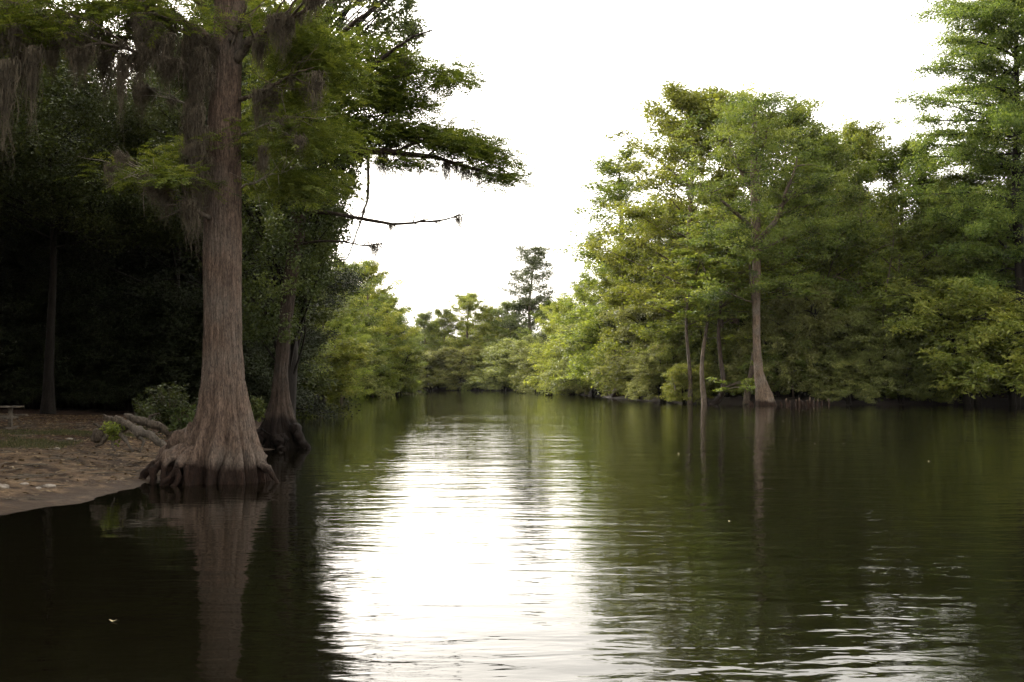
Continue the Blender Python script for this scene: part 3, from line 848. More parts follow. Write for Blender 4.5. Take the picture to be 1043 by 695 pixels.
# limbs of the big cypress: (points px, py, depth), start radius
HL = [
    ([(214, 74, 22.4), (190, 66, 22.0), (165, 60, 21.6), (136, 55, 21.2), (105, 46, 20.9), (70, 50, 20.6)], .055),
    ([(224, 52, 22.4), (212, 34, 22.2), (190, 23, 21.9), (165, 14, 21.6), (139, 2, 21.4), (110, -12, 21.2)], .10),
    ([(240, 64, 22.5), (253, 46, 22.3), (268, 36, 22.1), (285, 27, 21.9), (310, 15, 21.6), (335, 2, 21.3)], .105),
    ([(236, 42, 22.3), (241, 34, 22.2), (247, 22, 22.1), (252, 6, 22.0)], .07),
    ([(212, 38, 22.7), (178, 35, 22.6), (135, 38, 22.4), (89, 34, 22.2), (50, 18, 22.0), (13, 2, 21.8)], .05),
    ([(243, 101, 22.5), (262, 96, 22.2), (280, 84, 22.0), (298, 76, 21.8), (317, 69, 21.6)], .045),
    ([(213, 222, 22.2), (204, 217, 21.9), (196, 209, 21.7), (187, 203, 21.6)], .05),
    ([(207, 196, 22.3), (184, 193, 22.0), (168, 187, 21.8), (150, 176, 21.6), (139, 170, 21.5)], .035),
    ([(244, 190, 22.6), (262, 184, 22.4), (279, 177, 22.2), (292, 174, 22.0)], .03),
    ([(244, 140, 22.7), (266, 131, 22.5), (286, 125, 22.4), (304, 119, 22.3)], .03),
    ([(208, 110, 22.6), (188, 104, 22.4), (165, 96, 22.2), (135, 82, 22.0)], .03),
    ([(208, 10, 22.6), (170, -8, 22.8), (120, 2, 22.8), (60, 12, 22.6), (0, 8, 22.2)], .08),
]
mossy = []; extra = []
for pts, r in HL:
    w = local([P(*p) for p in pts], hero)
    m_ = MB(); p = smooth_path(w, 22); wv = np.cumsum(rng.normal(0, 1, p.shape), 0); p = p + (wv - np.linspace(0, 1, 22)[:, None] * wv[-1] * .6) * .034 * (p.ptp(0).max() if hasattr(p, 'ptp') else np.ptp(p, axis=0).max()) / 4
    u = np.linspace(0, 1, 22)
    tube(m_, p, r * (1.15 - u * .95) * (1 + rng.normal(0, .05, 22)), 7, .06)
    for k in range(4 if len(pts) > 4 else 1):   # side branches that fork off and sag
        s_ = int(rng.integers(5, 17)); q = p[s_]; fw = norm(p[s_ + 3] - p[s_]); sd = norm(np.cross(fw, [0, 0, 1])) * rng.choice([-1, 1])
        l = rng.uniform(.8, 2.2); dd = norm(fw + sd * rng.uniform(.3, .9) + np.array([0, 0, rng.normal(.1, .35)]))
        bp_ = q + dd * np.linspace(0, l, 9)[:, None] + np.cumsum(rng.normal(0, .035, (9, 3)), 0) + np.array([0, 0, -.10]) * np.linspace(0, 1, 9)[:, None] ** 2 * l
        bp_[0] = q
        tube(m_, bp_, max(.012, r * .32) * np.linspace(1, .2, 9), 5)
        extra.append(bp_ + np.array(hero.location))
    for k in range(14):   # broken twigs
        s = rng.integers(5, 21); q = p[s]
        dd = norm(rng.normal(size=3) + (p[min(21, s + 1)] - p[s - 1]) * 4)
        tube(m_, [q, q + dd * rng.uniform(.15, .5), q + dd * rng.uniform(.5, .9) + rng.normal(0, .08, 3)], [r * .2 + .004, r * .12 + .003, .003], 4)
    m_.build('limb', M['bark_grey'] if r < .045 else M['bark'], hero)
    mossy.append((p + np.array(hero.location), r))

# feathery foliage of the big cypress, mostly above the picture, some hanging in
cr = MB(); up_l = MB()
cs, dsv = [], []
az = 0.3
for i in range(34):
    z = 10.8 + 13 * i / 34 + rng.uniform(-.2, .2)
    az += 2.4 + rng.normal(0, .3)
    Lb = (6.8 - 4.2 * i / 34) * rng.uniform(.75, 1.15)
    u = np.linspace(0, 1, 8)
    dirv = np.array([math.cos(az), math.sin(az), 0])
    p = np.array([0, 0, z]) + dirv * (u[:, None] * Lb) + np.array([0, 0, 1]) * (np.sin(u * 2.2) * .9 - u * .7)[:, None] * Lb * .16 + np.cumsum(rng.normal(0, .06, (8, 3)), 0)
    tube(up_l, p, .085 * (1.1 - u), 5)
    for j in range(16):
        s = rng.uniform(.25, 1)
        q = np.array([np.interp(s, u, p[:, k]) for k in range(3)])
        sd = norm(np.cross(dirv, [0, 0, 1])) * rng.choice([-1, 1])
        dd = norm(dirv * .7 + sd * rng.uniform(.3, 1) + np.array([0, 0, rng.normal(-.08, .15)]))
        l = rng.uniform(.5, 1.5) * (1.2 - .5 * s)
        tube(up_l, [q, q + dd * l * .5, q + dd * l + np.array([0, 0, -.08])], [.014, .009, .003], 3, cap=False)
        for w in np.linspace(.2, 1, 8):
            cs.append(q + dd * l * w); dsv.append(dd + sd * rng.choice([-1, 1]) * .6)
up_l.build('limbs', M['bark'], hero)
# sprays visible in the frame: centre px,py,d, half width px, half height px, how many
for (px, py, d, wx, wy, n) in [(70, 14, 21.5, 85, 26, 95), (150, 8, 21.5, 60, 18, 60), (165, 178, 21.8, 34, 9, 60), (20, 30, 21.5, 30, 14, 40), (300, 46, 23.6, 36, 28, 120),
                               (325, 70, 23.8, 36, 28, 100), (285, 105, 23.8, 26, 18, 60), (300, 140, 23.2, 45, 16, 130), (290, 185, 23.4, 45, 16, 110), (195, 160, 23, 25, 14, 40), (285, 14, 23.6, 34, 16, 60)]:
    for k in range(n):
        q = P(px + rng.normal(0, wx * .5), py + rng.normal(0, wy * .5), d + rng.normal(0, .7))
        a = rng.uniform(0, 6.28)
        dd = np.array([math.cos(a), math.sin(a) * .8, rng.normal(-.1, .15)])
        q = local(q, hero)
        tube(up_l, [q, q + dd * .8], [.005, .002], 3, cap=False) if False else None
        for w in np.linspace(0, .8, 5):
            cs.append(q + dd * w); dsv.append(dd + np.array([-dd[1], dd[0], 0]) * rng.choice([-1, 1]) * .7)
cs = np.array(cs); dsv = np.array(dsv)
rep = 2
fronds(cr, np.repeat(cs, rep, 0) + rng.normal(0, .07, (len(cs) * rep, 3)), np.repeat(dsv, rep, 0) + rng.normal(0, .45, (len(cs) * rep, 3)) * [1, 1, .35], .32, 6, .085, .03)
cr.build('crown', M['leaf_cypress'], hero, False)

# --- second, leaning cypress just behind
SD = 34.0
prof2 = [(230, 297, 312), (290, 288, 302), (340, 283, 296), (380, 279, 293), (405, 276, 295), (420, 271, 299), (432, 267, 303), (445, 262, 309), (456, 258, 313), (465, 257, 315)]
mb, sx, SP = fluted_trunk(prof2, SD, 19, flutes=10, seed=23, amp=.26, nth=140, nz=170, hfl=1.5, rtop=.12)
second = empty('bald_cypress', (sx, SD, 0))
tag(second, 'smaller leaning cypress with a black stained base just behind the massive one', 'tree')
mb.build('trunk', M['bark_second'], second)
for pts, r in [([(300, 436, 33.6), (308, 448, 33.4), (314, 458, 33.3), (318, 466, 33.3)], [.2, .15, .1, .06]),
               ([(270, 440, 33.5), (262, 452, 33.2), (257, 462, 33.1)], [.22, .16, .1]),
               ([(285, 444, 33.2), (286, 455, 33.0), (286, 466, 32.9)], [.2, .15, .1])]:
    root_tube(second, local([P(*p) for p in pts], second), r, M['bark_second'])
SL = [
    ([(303, 150, 34.2), (325, 152, 33.4), (352, 152, 32.6), (378, 154, 32.0), (402, 156, 31.6), (425, 160, 31.2), (449, 164, 30.9), (480, 172, 30.6), (503, 180, 30.4)], .15),
    ([(300, 215, 34.0), (325, 216, 33.2), (350, 220, 32.6), (372, 224, 32.2), (400, 229, 31.8), (425, 228, 31.5), (448, 226, 31.2), (470, 219, 31.0)], .075),
    ([(305, 248, 34.0), (330, 246, 33.2), (350, 246, 32.7), (372, 249, 32.3), (392, 247, 32.1)], .045),
    ([(374, 154, 32.1), (375, 175, 32.0), (374, 200, 32.0), (369, 218, 31.9), (364, 235, 31.9), (356, 258, 31.9), (350, 268, 31.9)], .05),
    ([(318, 110, 34.0), (345, 95, 33.2), (375, 72, 32.4), (400, 52, 31.8), (420, 40, 31.3), (440, 33, 31)], .09),
    ([(320, 90, 34.0), (360, 84, 33), (400, 80, 32), (435, 73, 31.4), (462, 76, 31)], .07),
    ([(322, 60, 34.2), (352, 30, 33.4), (380, 10, 32.8), (405, -8, 32.2)], .09),
    ([(402, 156, 31.6), (420, 148, 31.4), (440, 146, 31.2), (465, 150, 31.0)], .05),
    ([(316, 130, 34.2), (345, 122, 33.6), (380, 118, 33), (410, 112, 32.5)], .06),
]
tips = []
for pts, r in SL:
    w = local([P(*p) for p in pts], second)
    m_ = MB(); p = smooth_path(w, 26); p = p + np.cumsum(rng.normal(0, .012, p.shape), 0); u = np.linspace(0, 1, 26)
    tube(m_, p, r * (1.1 - u * .85) * (1 + rng.normal(0, .07, 26)), 7, .07)
    for k in range(12):
        s = rng.integers(8, 25); q = p[s]
        dd = norm(rng.normal(size=3) + (p[s + 1] - p[s - 1]) * 5 + np.array([0, 0, .3]))
        tube(m_, [q, q + dd * rng.uniform(.2, .5), q + dd * rng.uniform(.6, 1.1) + rng.normal(0, .1, 3)], [r * .22 + .005, r * .12 + .004, .003], 4)
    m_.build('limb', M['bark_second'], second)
    tips.append(p)

c2 = MB()
# feathery layered foliage above the two long limbs
cs, dsv = [], []
def fr_patch(x0, x1, yt, yb, d, n):
    for k in range(n):
        x = rng.uniform(x0, x1)
        y = rng.uniform(np.interp(x, [x0, (x0 + x1) / 2, x1], yt), np.interp(x, [x0, (x0 + x1) / 2, x1], yb))
        q = local(P(x, y, d + rng.normal(0, .8)), second)
        a = rng.normal(0, 1.0) if rng.random() < .75 else rng.uniform(0, 6.28)
        dd = np.array([math.cos(a), math.sin(a), rng.normal(-.03, .14)])
        for w in np.linspace(0, .7, 4):
            cs.append(q + dd * w); dsv.append(dd + np.array([-dd[1], dd[0], 0]) * rng.choice([-1, 1]) * .8)
fr_patch(325, 440, (118, 122, 130), (150, 148, 146), 32.3, 220)
fr_patch(430, 508, (130, 137, 152), (148, 158, 176), 31.0, 190)
fr_patch(480, 526, (168, 174, 180), (180, 182, 184), 30.5, 45)
fr_patch(385, 425, (160, 162, 164), (168, 174, 180), 31.6, 36)
fr_patch(325, 440, (92, 95, 105), (112, 112, 118), 32.6, 100)
fr_patch(320, 424, (26, 40, 60), (60, 72, 82), 32.8, 170)
fr_patch(430, 468, (68, 70, 76), (80, 84, 84), 31.2, 60)
fr_patch(330, 425, (66, 72, 84), (98, 98, 104), 32.8, 110)
cs = np.array(cs); dsv = np.array(dsv)
fronds(c2, np.repeat(cs, 2, 0) + rng.normal(0, .09, (len(cs) * 2, 3)), np.repeat(dsv, 2, 0) + rng.normal(0, .45, (len(cs) * 2, 3)) * [1, 1, .35], .34, 5, .11, .045)
c2.build('crown', M['leaf_cypress'], second, False)

# --- the small-leaved oak whose dark crown hangs behind both cypresses
oak = empty('oak_tree', (*[(287 - 521.5) / 1043 * 38, 38.0], GZ((287 - 521.5) / 1043 * 38, 38) - .1))
tag(oak, 'dark small-leaved oak filling the space behind and right of the leaning cypress', 'tree')
tm, lm_, co = MB(), MB(), MB()
tpz = smooth_path([(0, 0, -.3), (.2, .2, 3), (.1, .6, 7), (.6, .5, 11), (.8, .3, 16), (1, 0, 21)], 24)
tube(tm, tpz, np.linspace(.42, .06, 24), 9, .05)
tm.build('trunk', M['bark_dark'], oak)
outl = [(0, 436), (30, 441), (65, 432), (78, 424), (100, 420), (118, 424), (135, 415), (150, 395), (170, 378), (190, 374), (210, 366), (235, 362), (260, 352), (290, 335), (320, 318), (350, 306)]
oc = []
for k in range(800):
    y = rng.uniform(-60, 345)
    xr = np.interp(y, [a for a, b in outl], [b for a, b in outl]) - 13
    x = rng.uniform(235, xr) if rng.random() < .6 else xr - abs(rng.normal(0, 22))
    if x > 400 and 5 < y < 130 and rng.random() < .15: continue
    q = P(x, y, 37 + rng.normal(0, 2.0)) - np.array(oak.location)
    oc.append(q)
    if k % 3 == 0 and q[2] > 5:
        b = tpz[min(23, max(3, int((q[2] - 1.5) / 21 * 23)))]
        mid = (b + q) / 2 + np.array([0, 0, .5]) + rng.normal(0, .3, 3)
        p = smooth_path([b, mid, q], 8)
        tube(lm_, p, .055 * np.linspace(1.2, .15, 8), 4, cap=False)
for k in range(46):
    q = P(rng.uniform(268, 318), rng.uniform(150, 300), 32.5 + rng.normal(0, .6)) - np.array(oak.location); oc.append(q)
clump(co, oc, 80, (.46, .46, .34), .13, .075, up=.35, tvar=.2)
lm_.build('limbs', M['bark_dark'], oak)
co.build('crown', M['leaf_dark'], oak, False)

# --- white-footed cypress of the right bank
WD = 92.0
prof3 = [(185, 764, 774), (230, 765, 774.5), (255, 766, 775), (290, 766.5, 774.5), (330, 766.5, 774), (360, 767, 775), (380, 768, 778), (392, 768.5, 782), (402, 769, 786.5), (413, 769, 790), (420, 769, 791)]
mb, wx, WP = fluted_trunk(prof3, WD, 27, flutes=9, seed=31, amp=.16, nth=80, nz=120, rtop=.14, hfl=2.2)
white = empty('bald_cypress', (wx, WD, 0))
tag(white, 'cypress with a pale flared foot at the water on the right bank', 'tree')
mb.build('trunk', M['bark_pale'], white)
wc = []
wl = [([(769, 252, 92), (778, 240, 91), (790, 222, 90), (798, 205, 89.4), (806, 185, 89), (815, 160, 88.6)], .30),
      ([(769, 262, 92), (785, 252, 91), (803, 246, 90.2), (820, 240, 89.6), (838, 236, 89)], .16),
      ([(769, 235, 92), (755, 218, 91), (742, 208, 90.4), (728, 196, 90), (717, 190, 89.6)], .20),
      ([(769, 250, 92), (752, 246, 91), (735, 240, 90.3), (715, 238, 90)], .12),
      ([(769, 190, 92), (774, 165, 91.6), (780, 140, 91), (784, 118, 90.6), (786, 104, 90.4)], .22),
      ([(770, 205, 92), (756, 180, 92.4), (744, 155, 92.8), (738, 130, 93)], .2),
      ([(798, 205, 89.4), (815, 198, 89), (832, 190, 88.6), (850, 186, 88.4)], .14),
      ([(790, 222, 90), (804, 214, 91), (822, 212, 91.4), (838, 206, 91.6)], .12),
      ([(769, 300, 92), (790, 290, 91), (806, 288, 90.6)], .07), ([(769, 310, 92), (745, 300, 91), (728, 306, 90.6)], .07)]
for pts, r in wl:
    w = local([P(*p) for p in pts], white); m_ = MB(); p = smooth_path(w, 14); p += np.cumsum(rng.normal(0, .05, p.shape), 0)
    tube(m_, p, r * np.linspace(1.05, .25, 14), 6)
    for k in range(10):
        s = rng.integers(5, 14); q = p[s]
        a = rng.uniform(0, 6.28); l = rng.uniform(1.2, 3.0)
        dd = np.array([math.cos(a), math.sin(a), rng.normal(.15, .2)])
        e = q + dd * l
        tube(m_, [q, q + dd * l * .5 + np.array([0, 0, .1]), e], [r * .3, r * .2, .01], 4, cap=False)
        for t_ in (.4, .7, 1): wc.append(q + dd * l * t_)
    m_.build('limb', M['bark'], white)
for k in range(330):   # broad layered head of the crown
    y = rng.uniform(96, 268); x = 775 + rng.normal(0, 1) * np.interp(y, [96, 130, 200, 268], [16, 30, 42, 36])
    if abs(x - 775) > 88: continue
    wc.append(local(P(x, y, 90 + rng.normal(0, 2.2)), white))
cw = MB()
clump(cw, wc, 70, (1.0, 1.0, .48), .25, .11, up=.5, droop=.1, tvar=.27)
cw.build('crown', M['leaf_broad'], white, False)

# --- tall layered conifer at the right edge
TD = 93.0
tall = empty('bald_cypress', ((1040 - 521.5) / 1043 * TD, TD, GZ((1040 - 521.5) / 1043 * TD, TD) - .1))
tag(tall, 'very tall cypress with long layered limbs reaching left at the right edge', 'tree')
tt, tl, tc_ = MB(), MB(), MB()
p = smooth_path([(0, 0, -.3), (.15, 0, 10), (-.1, .1, 20), (.1, 0, 30), (.1, .2, 48)], 40)
tube(tt, p, np.interp(np.linspace(0, 48, 40), [0, 1, 3, 20, 48], [1.0, .75, .52, .42, .08]), 12, .03)
tt.build('trunk', M['bark_dark'], tall)
tcs = []
az = 2.6
reach = [(916, 116), (931, 96), (946, 66), (940, 40), (958, 14), (930, 132), (952, 150), (936, 168), (965, 84), (970, 46)]
for i in range(118):
    f = i / 118
    z = 11 + 36 * f + rng.normal(0, .5)
    az += 2.4 + rng.normal(0, .3)
    if i % 11 == 5 and i // 11 < len(reach):
        az = math.pi + rng.normal(0, .22)
    dirv = np.array([math.cos(az), math.sin(az), 0])
    Lb = (11.5 - 8.0 * f) * rng.uniform(.5, 1.08) * (1.12 if dirv[0] < -.3 else .9); el = rng.normal(.08, .30)
    if f < .2: Lb *= .7
    if i % 11 == 5 and i // 11 < len(reach):
        rx, ry = reach[i // 11]; Lb = (1040 - rx) / 1043 * TD; el = .05; z = P(rx, ry, TD)[2] - tall.location.z + rng.uniform(.2, .9)
    u = np.linspace(0, 1, 9)
    q = np.array([0, 0, z]) + dirv * u[:, None] * Lb + np.array([0, 0, 1]) * ((u * (.25 + el) - u ** 2 * .24) * Lb)[:, None] + np.cumsum(rng.normal(0, .10, (9, 3)), 0)
    tube(tl, q, .13 * (1.08 - u), 5)
    for j in range(17):
        s = rng.uniform(.08, 1); b = np.array([np.interp(s, u, q[:, k]) for k in range(3)])
        sd = np.cross(dirv, [0, 0, 1]) * rng.choice([-1, 1])
        dd = norm(dirv * .8 + sd * rng.uniform(.3, 1) + np.array([0, 0, rng.normal(-.05, .32)])); l = rng.uniform(.6, 2.6) * (1.25 - .6 * s)
        tube(tl, [b, b + dd * l], [.035, .01], 3, cap=False)
        tcs += [b + dd * l * w for w in (.35, .7, 1)]
tl.build('limbs', M['bark_dark'], tall)
clump(tc_, tcs, 38, (1.0, 1.0, .62), .27, .11, up=.35, droop=.15, tvar=.25)
tc_.build('crown', M['leaf_cypress'], tall, False)

# --- bare stems on the right bank
def bare(name, label, pts, r, mat, cat='trunk'):
    w = [P(*p) for p in pts]; o = MB(); p = smooth_path(w, 18); c = p[0].copy()
    tube(o, p - c, np.interp(np.linspace(0, 1, 18), np.linspace(0, 1, len(r)), r) * (1 + rng.normal(0, .04, 18)), 8, .05)
    ob = o.build(name, mat); ob.location = c
    return tag(ob, label, cat)


bare('leaning_dead_stem', 'bleached dead stem leaning left over the water edge', [(696, 410, 99), (690, 402, 99), (686, 390, 98.6), (683, 377, 98.2)], [.14, .12, .09, .04], M['bark_grey'], 'dead stem')
curved = empty('curved_tree', tuple(P(728, 411, 94)))
tag(curved, 'brown tree with a swept curved base between slender stem and white-footed cypress', 'tree')
w = local([P(*p) for p in [(722, 413, 94), (729, 410, 94), (734, 404, 94), (737, 390, 94.2), (734, 365, 94.4), (732, 335, 94.6), (736, 295, 95), (741, 250, 95.4)]], curved)
m_ = MB(); p = smooth_path(w, 30); tube(m_, p, np.linspace(.33, .10, 30), 9, .05); m_.build('trunk', M['bark_second'], curved)
m_ = MB(); lb = MB(); cc_ = []
for k in range(26):
    y = rng.choice([rng.uniform(285, 330), rng.uniform(385, 402), rng.uniform(255, 290)]); x = 740 + rng.normal(0, 14)
    q = local(P(x, y, 92.6 + rng.normal(0, .8)), curved); b = p[int(np.argmin(np.abs(p[:, 2] - q[2] + .6)))]
    tube(lb, [b, (b + q) / 2 + [0, 0, .2], q], [.06, .04, .015], 4, cap=False); cc_.append(q)
lb.build('limbs', M['bark'], curved)
clump(m_, cc_, 60, (.8, .8, .25), .26, .15, up=.75, tvar=.15); m_.build('crown', M['leaf_light'], curved, False)

# --- cypress knees
for i, (px, h) in enumerate([(763, .7), (766, .5), (801, .9), (804, .6), (810, .75), (813, .95), (816, .6), (822, .7), (825, 1.0), (828, .65), (832, .8), (836, .6), (843, .85), (795, .5), (819, .5)]):
    h *= .9; d = 91.2 + rng.uniform(-.4, .8); x = (px - 521.5) / 1043 * d
    k = MB(); z = np.linspace(-.4, h * .8, 9); t_ = np.linspace(0, 1, 9)
    tube(k, np.stack([.06 * np.sin(t_ * 4 + i), .05 * np.cos(t_ * 3 + i), z], -1), .20 * (1 - .72 * t_ ** 1.1) * (1 + .5 * np.exp(-t_ * 5)), 8, .18)
    o = k.build('cypress_knee', M['bark_pale']); o.location = (x, d, 0)
    tag(o, 'knobbly brown cypress knee poking out of the water by the right bank', 'cypress knee', 'cypress knees along the right bank')

# ------------------------------------------------------------------ spanish moss
def moss_mesh(L, n, spread):
    mb = MB()
    k = 9; u = np.linspace(0, 1, k)
    # a thin tangled skein runs along the top so that the strands hang from one body
    sk = np.stack([np.linspace(-spread, spread, 12), rng.normal(0, .05, 12), rng.normal(0, .06, 12)], -1)
    tube(mb, sk, .014, 5, .3)
    for i in range(n):
        x0 = rng.normal(0, spread * .45); l = L * (rng.beta(1.3, 2.6) * 1.15) * (.45 + .55 * math.exp(-(x0 / spread) ** 2)) + .05
        pull = -x0 * .35
        ph = rng.uniform(0, 6.28, 3); am = rng.uniform(.02, .10)
        c = np.stack([x0 + pull * u * l / L + am * (np.sin(u * 8 + ph[0]) + .5 * np.sin(u * 21 + ph[1])) * u ** .5, rng.normal(0, .07) + am * np.sin(u * 7 + ph[1]) * u ** .5, .04 - .22 * abs(rng.normal()) * min(1, L) * .6 - l * u], -1)
        a = rng.uniform(0, 3.14); s = np.array([math.cos(a), math.sin(a), 0])
        w = (rng.uniform(.004, .011) * (1 + .4 * np.sin(u * 9 + ph[2])) * (1.1 - u * .9))[:, None]
        V = np.stack([c - s * w, c + s * w], 1).reshape(-1, 3)
        j = np.arange(k - 1) * 2
        mb.add(V, np.stack([j, j + 1, j + 3, j + 2], -1))
        if i % 2 == 0:   # short curls that make the skein fuzzy
            q = c[int(rng.integers(1, k - 1))]; e = rng.normal(0, .05, 3); e[2] -= .06
            mb.add([q, q + e * .5 + [0, 0, .008], q + e, q + e * .5 - [0, 0, .008]], [(0, 1, 2, 3)])
    return mb.mesh('spanish_moss', M['moss'])


MOSS = {k: [moss_mesh(*a) for _ in range(3)] for k, a in {'short': (.6, 110, .2), 'mid': (1.15, 190, .22), 'long': (2.0, 230, .2), 'wide': (.85, 300, .36)}.items()}


def hang(kind, loc, label, group=None, s=1.0):
    o = bpy.data.objects.new('spanish_moss', random.choice(MOSS[kind])); COL.objects.link(o)
    o.location = loc; o.rotation_euler = (0, 0, random.uniform(-.5, .5)); o.scale = (s, s, s * random.uniform(.85, 1.2))
    return tag(o, label, 'spanish moss', group)


G1 = 'moss on the massive cypress'
hl = 'grey brown spanish moss hanging from the limbs of the massive cypress'
for li, (p, r) in enumerate(mossy):
    n = {0: 9, 1: 6, 2: 3, 4: 9, 5: 1, 10: 3, 11: 9, 9: 1}.get(li, 0)
    for k in range(n):
        q = p[int(rng.integers(2, 22))]
        hang(random.choice(['short', 'short', 'mid', 'mid', 'wide']), q + [0, 0, -.02], hl, G1, random.uniform(.45, 1.25))
for p in extra:
    for k in range(int(rng.integers(0, 4))):
        hang(random.choice(['short', 'mid', 'wide']), p[int(rng.integers(1, 9))] + [0, 0, -.02], hl, G1, random.uniform(.4, 1.0))
for px, py, d, kind, s, lab in [
    (33, 48, 20.6, 'long', 1.0, 'long pointed beard of moss near the left end of the low mossy limb'),
    (97, 2, 21.6, 'long', 1.0, 'thin long strand of moss dangling past the low mossy limb'),
    (6, 62, 20.2, 'long', 1.15, 'longest moss beard, hanging at the left edge of the view'),
    (124, 58, 21.0, 'long', .8, 'pointed moss beard over the dark wood midway along the low limb'),
    (193, 205, 21.6, 'mid', .95, 'moss clump on the short broken stub low on the massive trunk'),
    (322, 74, 21.8, 'mid', 1.0, 'moss beard on the thin limb right of the massive trunk'),
    (262, 92, 22.2, 'long', .75, 'moss strand close to the right side of the massive trunk')]:
    hang(kind, P(px, py, d), lab, None, s)
for k in range(26):
    px = rng.uniform(-5, 185)
    hang(random.choice(['short', 'mid', 'mid', 'wide']), P(px, 20 + rng.uniform(-10, 30) + .06 * px, 21.6 + rng.uniform(-.8, .8)), hl, G1, random.uniform(.5, 1.2))
for px, py in [(190, 42), (196, 60), (201, 78), (200, 110), (206, 130), (198, 146), (209, 160), (205, 50), (194, 122), (196, 30), (204, 64), (203, 170), (192, 150), (210, 74), (196, 100)]:
    hang(random.choice(['mid', 'long', 'mid']), P(px, py, 21.9 + rng.uniform(-.2, .15)), 'moss curtain clinging down the left side of the massive trunk', 'moss curtain on the massive trunk', random.uniform(.8, 1.1))
for px, py, d, kind, s in [(388, 158, 31.8, 'mid', .9), (392, 158, 31.8, 'short', 1.2), (412, 158, 31.5, 'short', .9), (455, 164, 30.8, 'mid', .8), (464, 166, 30.8, 'short', 1.2), (472, 168, 30.7, 'mid', .7), (478, 172, 30.6, 'short', 1.2), (488, 176, 30.5, 'short', .8)]:
    hang(kind, P(px, py, d), 'dark moss tuft under the long leafy limb that reaches over the water', 'moss under the long leafy limb', s)
for px, py, d, kind, s, lab in [(467, 221, 31.0, 'short', .8, 'small moss tuft at the tip of the bare branch over the water'), (382, 249, 32.2, 'short', 1.2, 'dark moss tassel on the lowest bare twig over the water'),
                                (398, 229, 31.8, 'short', .6, 'tiny moss scrap at the middle of the bare branch over the water'), (415, 60, 31.6, 'short', 1.2, 'moss tuft in the leafy crown beside the white sky')]:
    hang(kind, P(px, py, d), lab, None, s)

# ------------------------------------------------------------------ things on the sandy bank
drift = empty('driftwood_stump', tuple(P(135, 456, 24.5)))
tag(drift, 'gnarled grey uprooted driftwood lying on the sand left of the massive cypress', 'driftwood')
DW = [('log', [(116, 427, 24.3), (126, 431, 24.2), (138, 438, 24.0), (152, 443, 23.95), (164, 452, 23.85), (174, 463, 23.8)], [.10, .17, .16, .12, .10, .05]),
      ('root', [(117, 428, 24.3), (121, 440, 24.1), (128, 449, 23.95), (136, 460, 23.7)], [.09, .08, .06, .03]),
      ('log', [(127, 423, 25.1), (141, 428, 25.0), (156, 431, 24.9), (172, 441, 24.8), (186, 452, 24.6)], [.07, .13, .14, .12, .08]),
      ('stump', [(97, 448, 24.7), (105, 442, 24.6), (115, 436, 24.5), (126, 434, 24.5)], [.16, .24, .21, .12]),
      ('root', [(108, 440, 24.5), (100, 434, 24.4), (95, 431, 24.3)], [.09, .05, .02]),
      ('root', [(110, 442, 24.4), (104, 450, 24.2), (97, 455, 24.1)], [.09, .06, .03]),
      ('root', [(112, 436, 24.5), (110, 426, 24.5), (105, 422, 24.4)], [.08, .05, .02]),
      ('root', [(118, 431, 24.3), (112, 426, 24.3), (105, 427, 24.3)], [.07, .05, .02]),
      ('root', [(140, 440, 24.0), (146, 450, 23.8), (142, 460, 23.6)], [.08, .05, .03]),
      ('root', [(150, 432, 24.9), (154, 424, 24.9), (162, 421, 24.8)], [.07, .04, .015]),
      ('root', [(120, 444, 24.2), (114, 452, 24.0), (118, 460, 23.8)], [.06, .045, .02])]
for nm, pts, r in DW:
    root_tube(drift, local([P(*p) for p in pts], drift), [x * .72 for x in r], M['drift'], nm, 9)

# leafy plants by the driftwood
def leafy_plant(name, label, px, py, d, h, n, spread, ll, mat):
    base = P(px, py, d); o = empty(name, tuple(base)); tag(o, label, 'plant')
    st, lf = MB(), MB(); pts = []
    for i in range(n):
        a = rng.uniform(0, 6.28); r_ = rng.uniform(.1, 1) * spread; hh = h * rng.uniform(.5, 1)
        p = smooth_path([(0, 0, -.1), (r_ * .3 * math.cos(a), r_ * .3 * math.sin(a), hh * .5), (r_ * math.cos(a), r_ * math.sin(a), hh)], 7)
        tube(st, p, np.linspace(.012, .004, 7), 4, cap=False)
        for t_ in p[2:]: pts += [t_ + rng.normal(0, .07, 3) for _ in range(3)]
    st.build('stem', M['bark'], o); clump(lf, pts, 7, (.11, .11, .08), ll, ll * .5, up=.5); lf.build('leaves', mat, o, False)
    return o


leafy_plant('leafy_bush', 'tall leafy bush growing behind the driftwood beside the massive trunk', 172, 446, 25.6, 1.25, 26, .75, .10, M['leaf_dark'])
leafy_plant('leafy_bush', 'second lower leafy bush squeezed between driftwood and massive trunk', 190, 452, 25.0, .9, 16, .5, .10, M['leaf_dark'])
leafy_plant('leafy_sprig', 'bright yellow green sprig sprouting from the driftwood', 115, 449, 24.0, .4, 4, .16, .09, M['leaf_light'])
leafy_plant('leafy_bush', 'small leafy bush behind the driftwood root ends', 150, 436, 26.6, .7, 12, .5, .09, M['leaf_dark'])
leafy_plant('leafy_bush', 'leafy bush in the dark gap between the two cypress bases', 263, 428, 31.0, .7, 10, .3, .10, M['leaf_dark'])

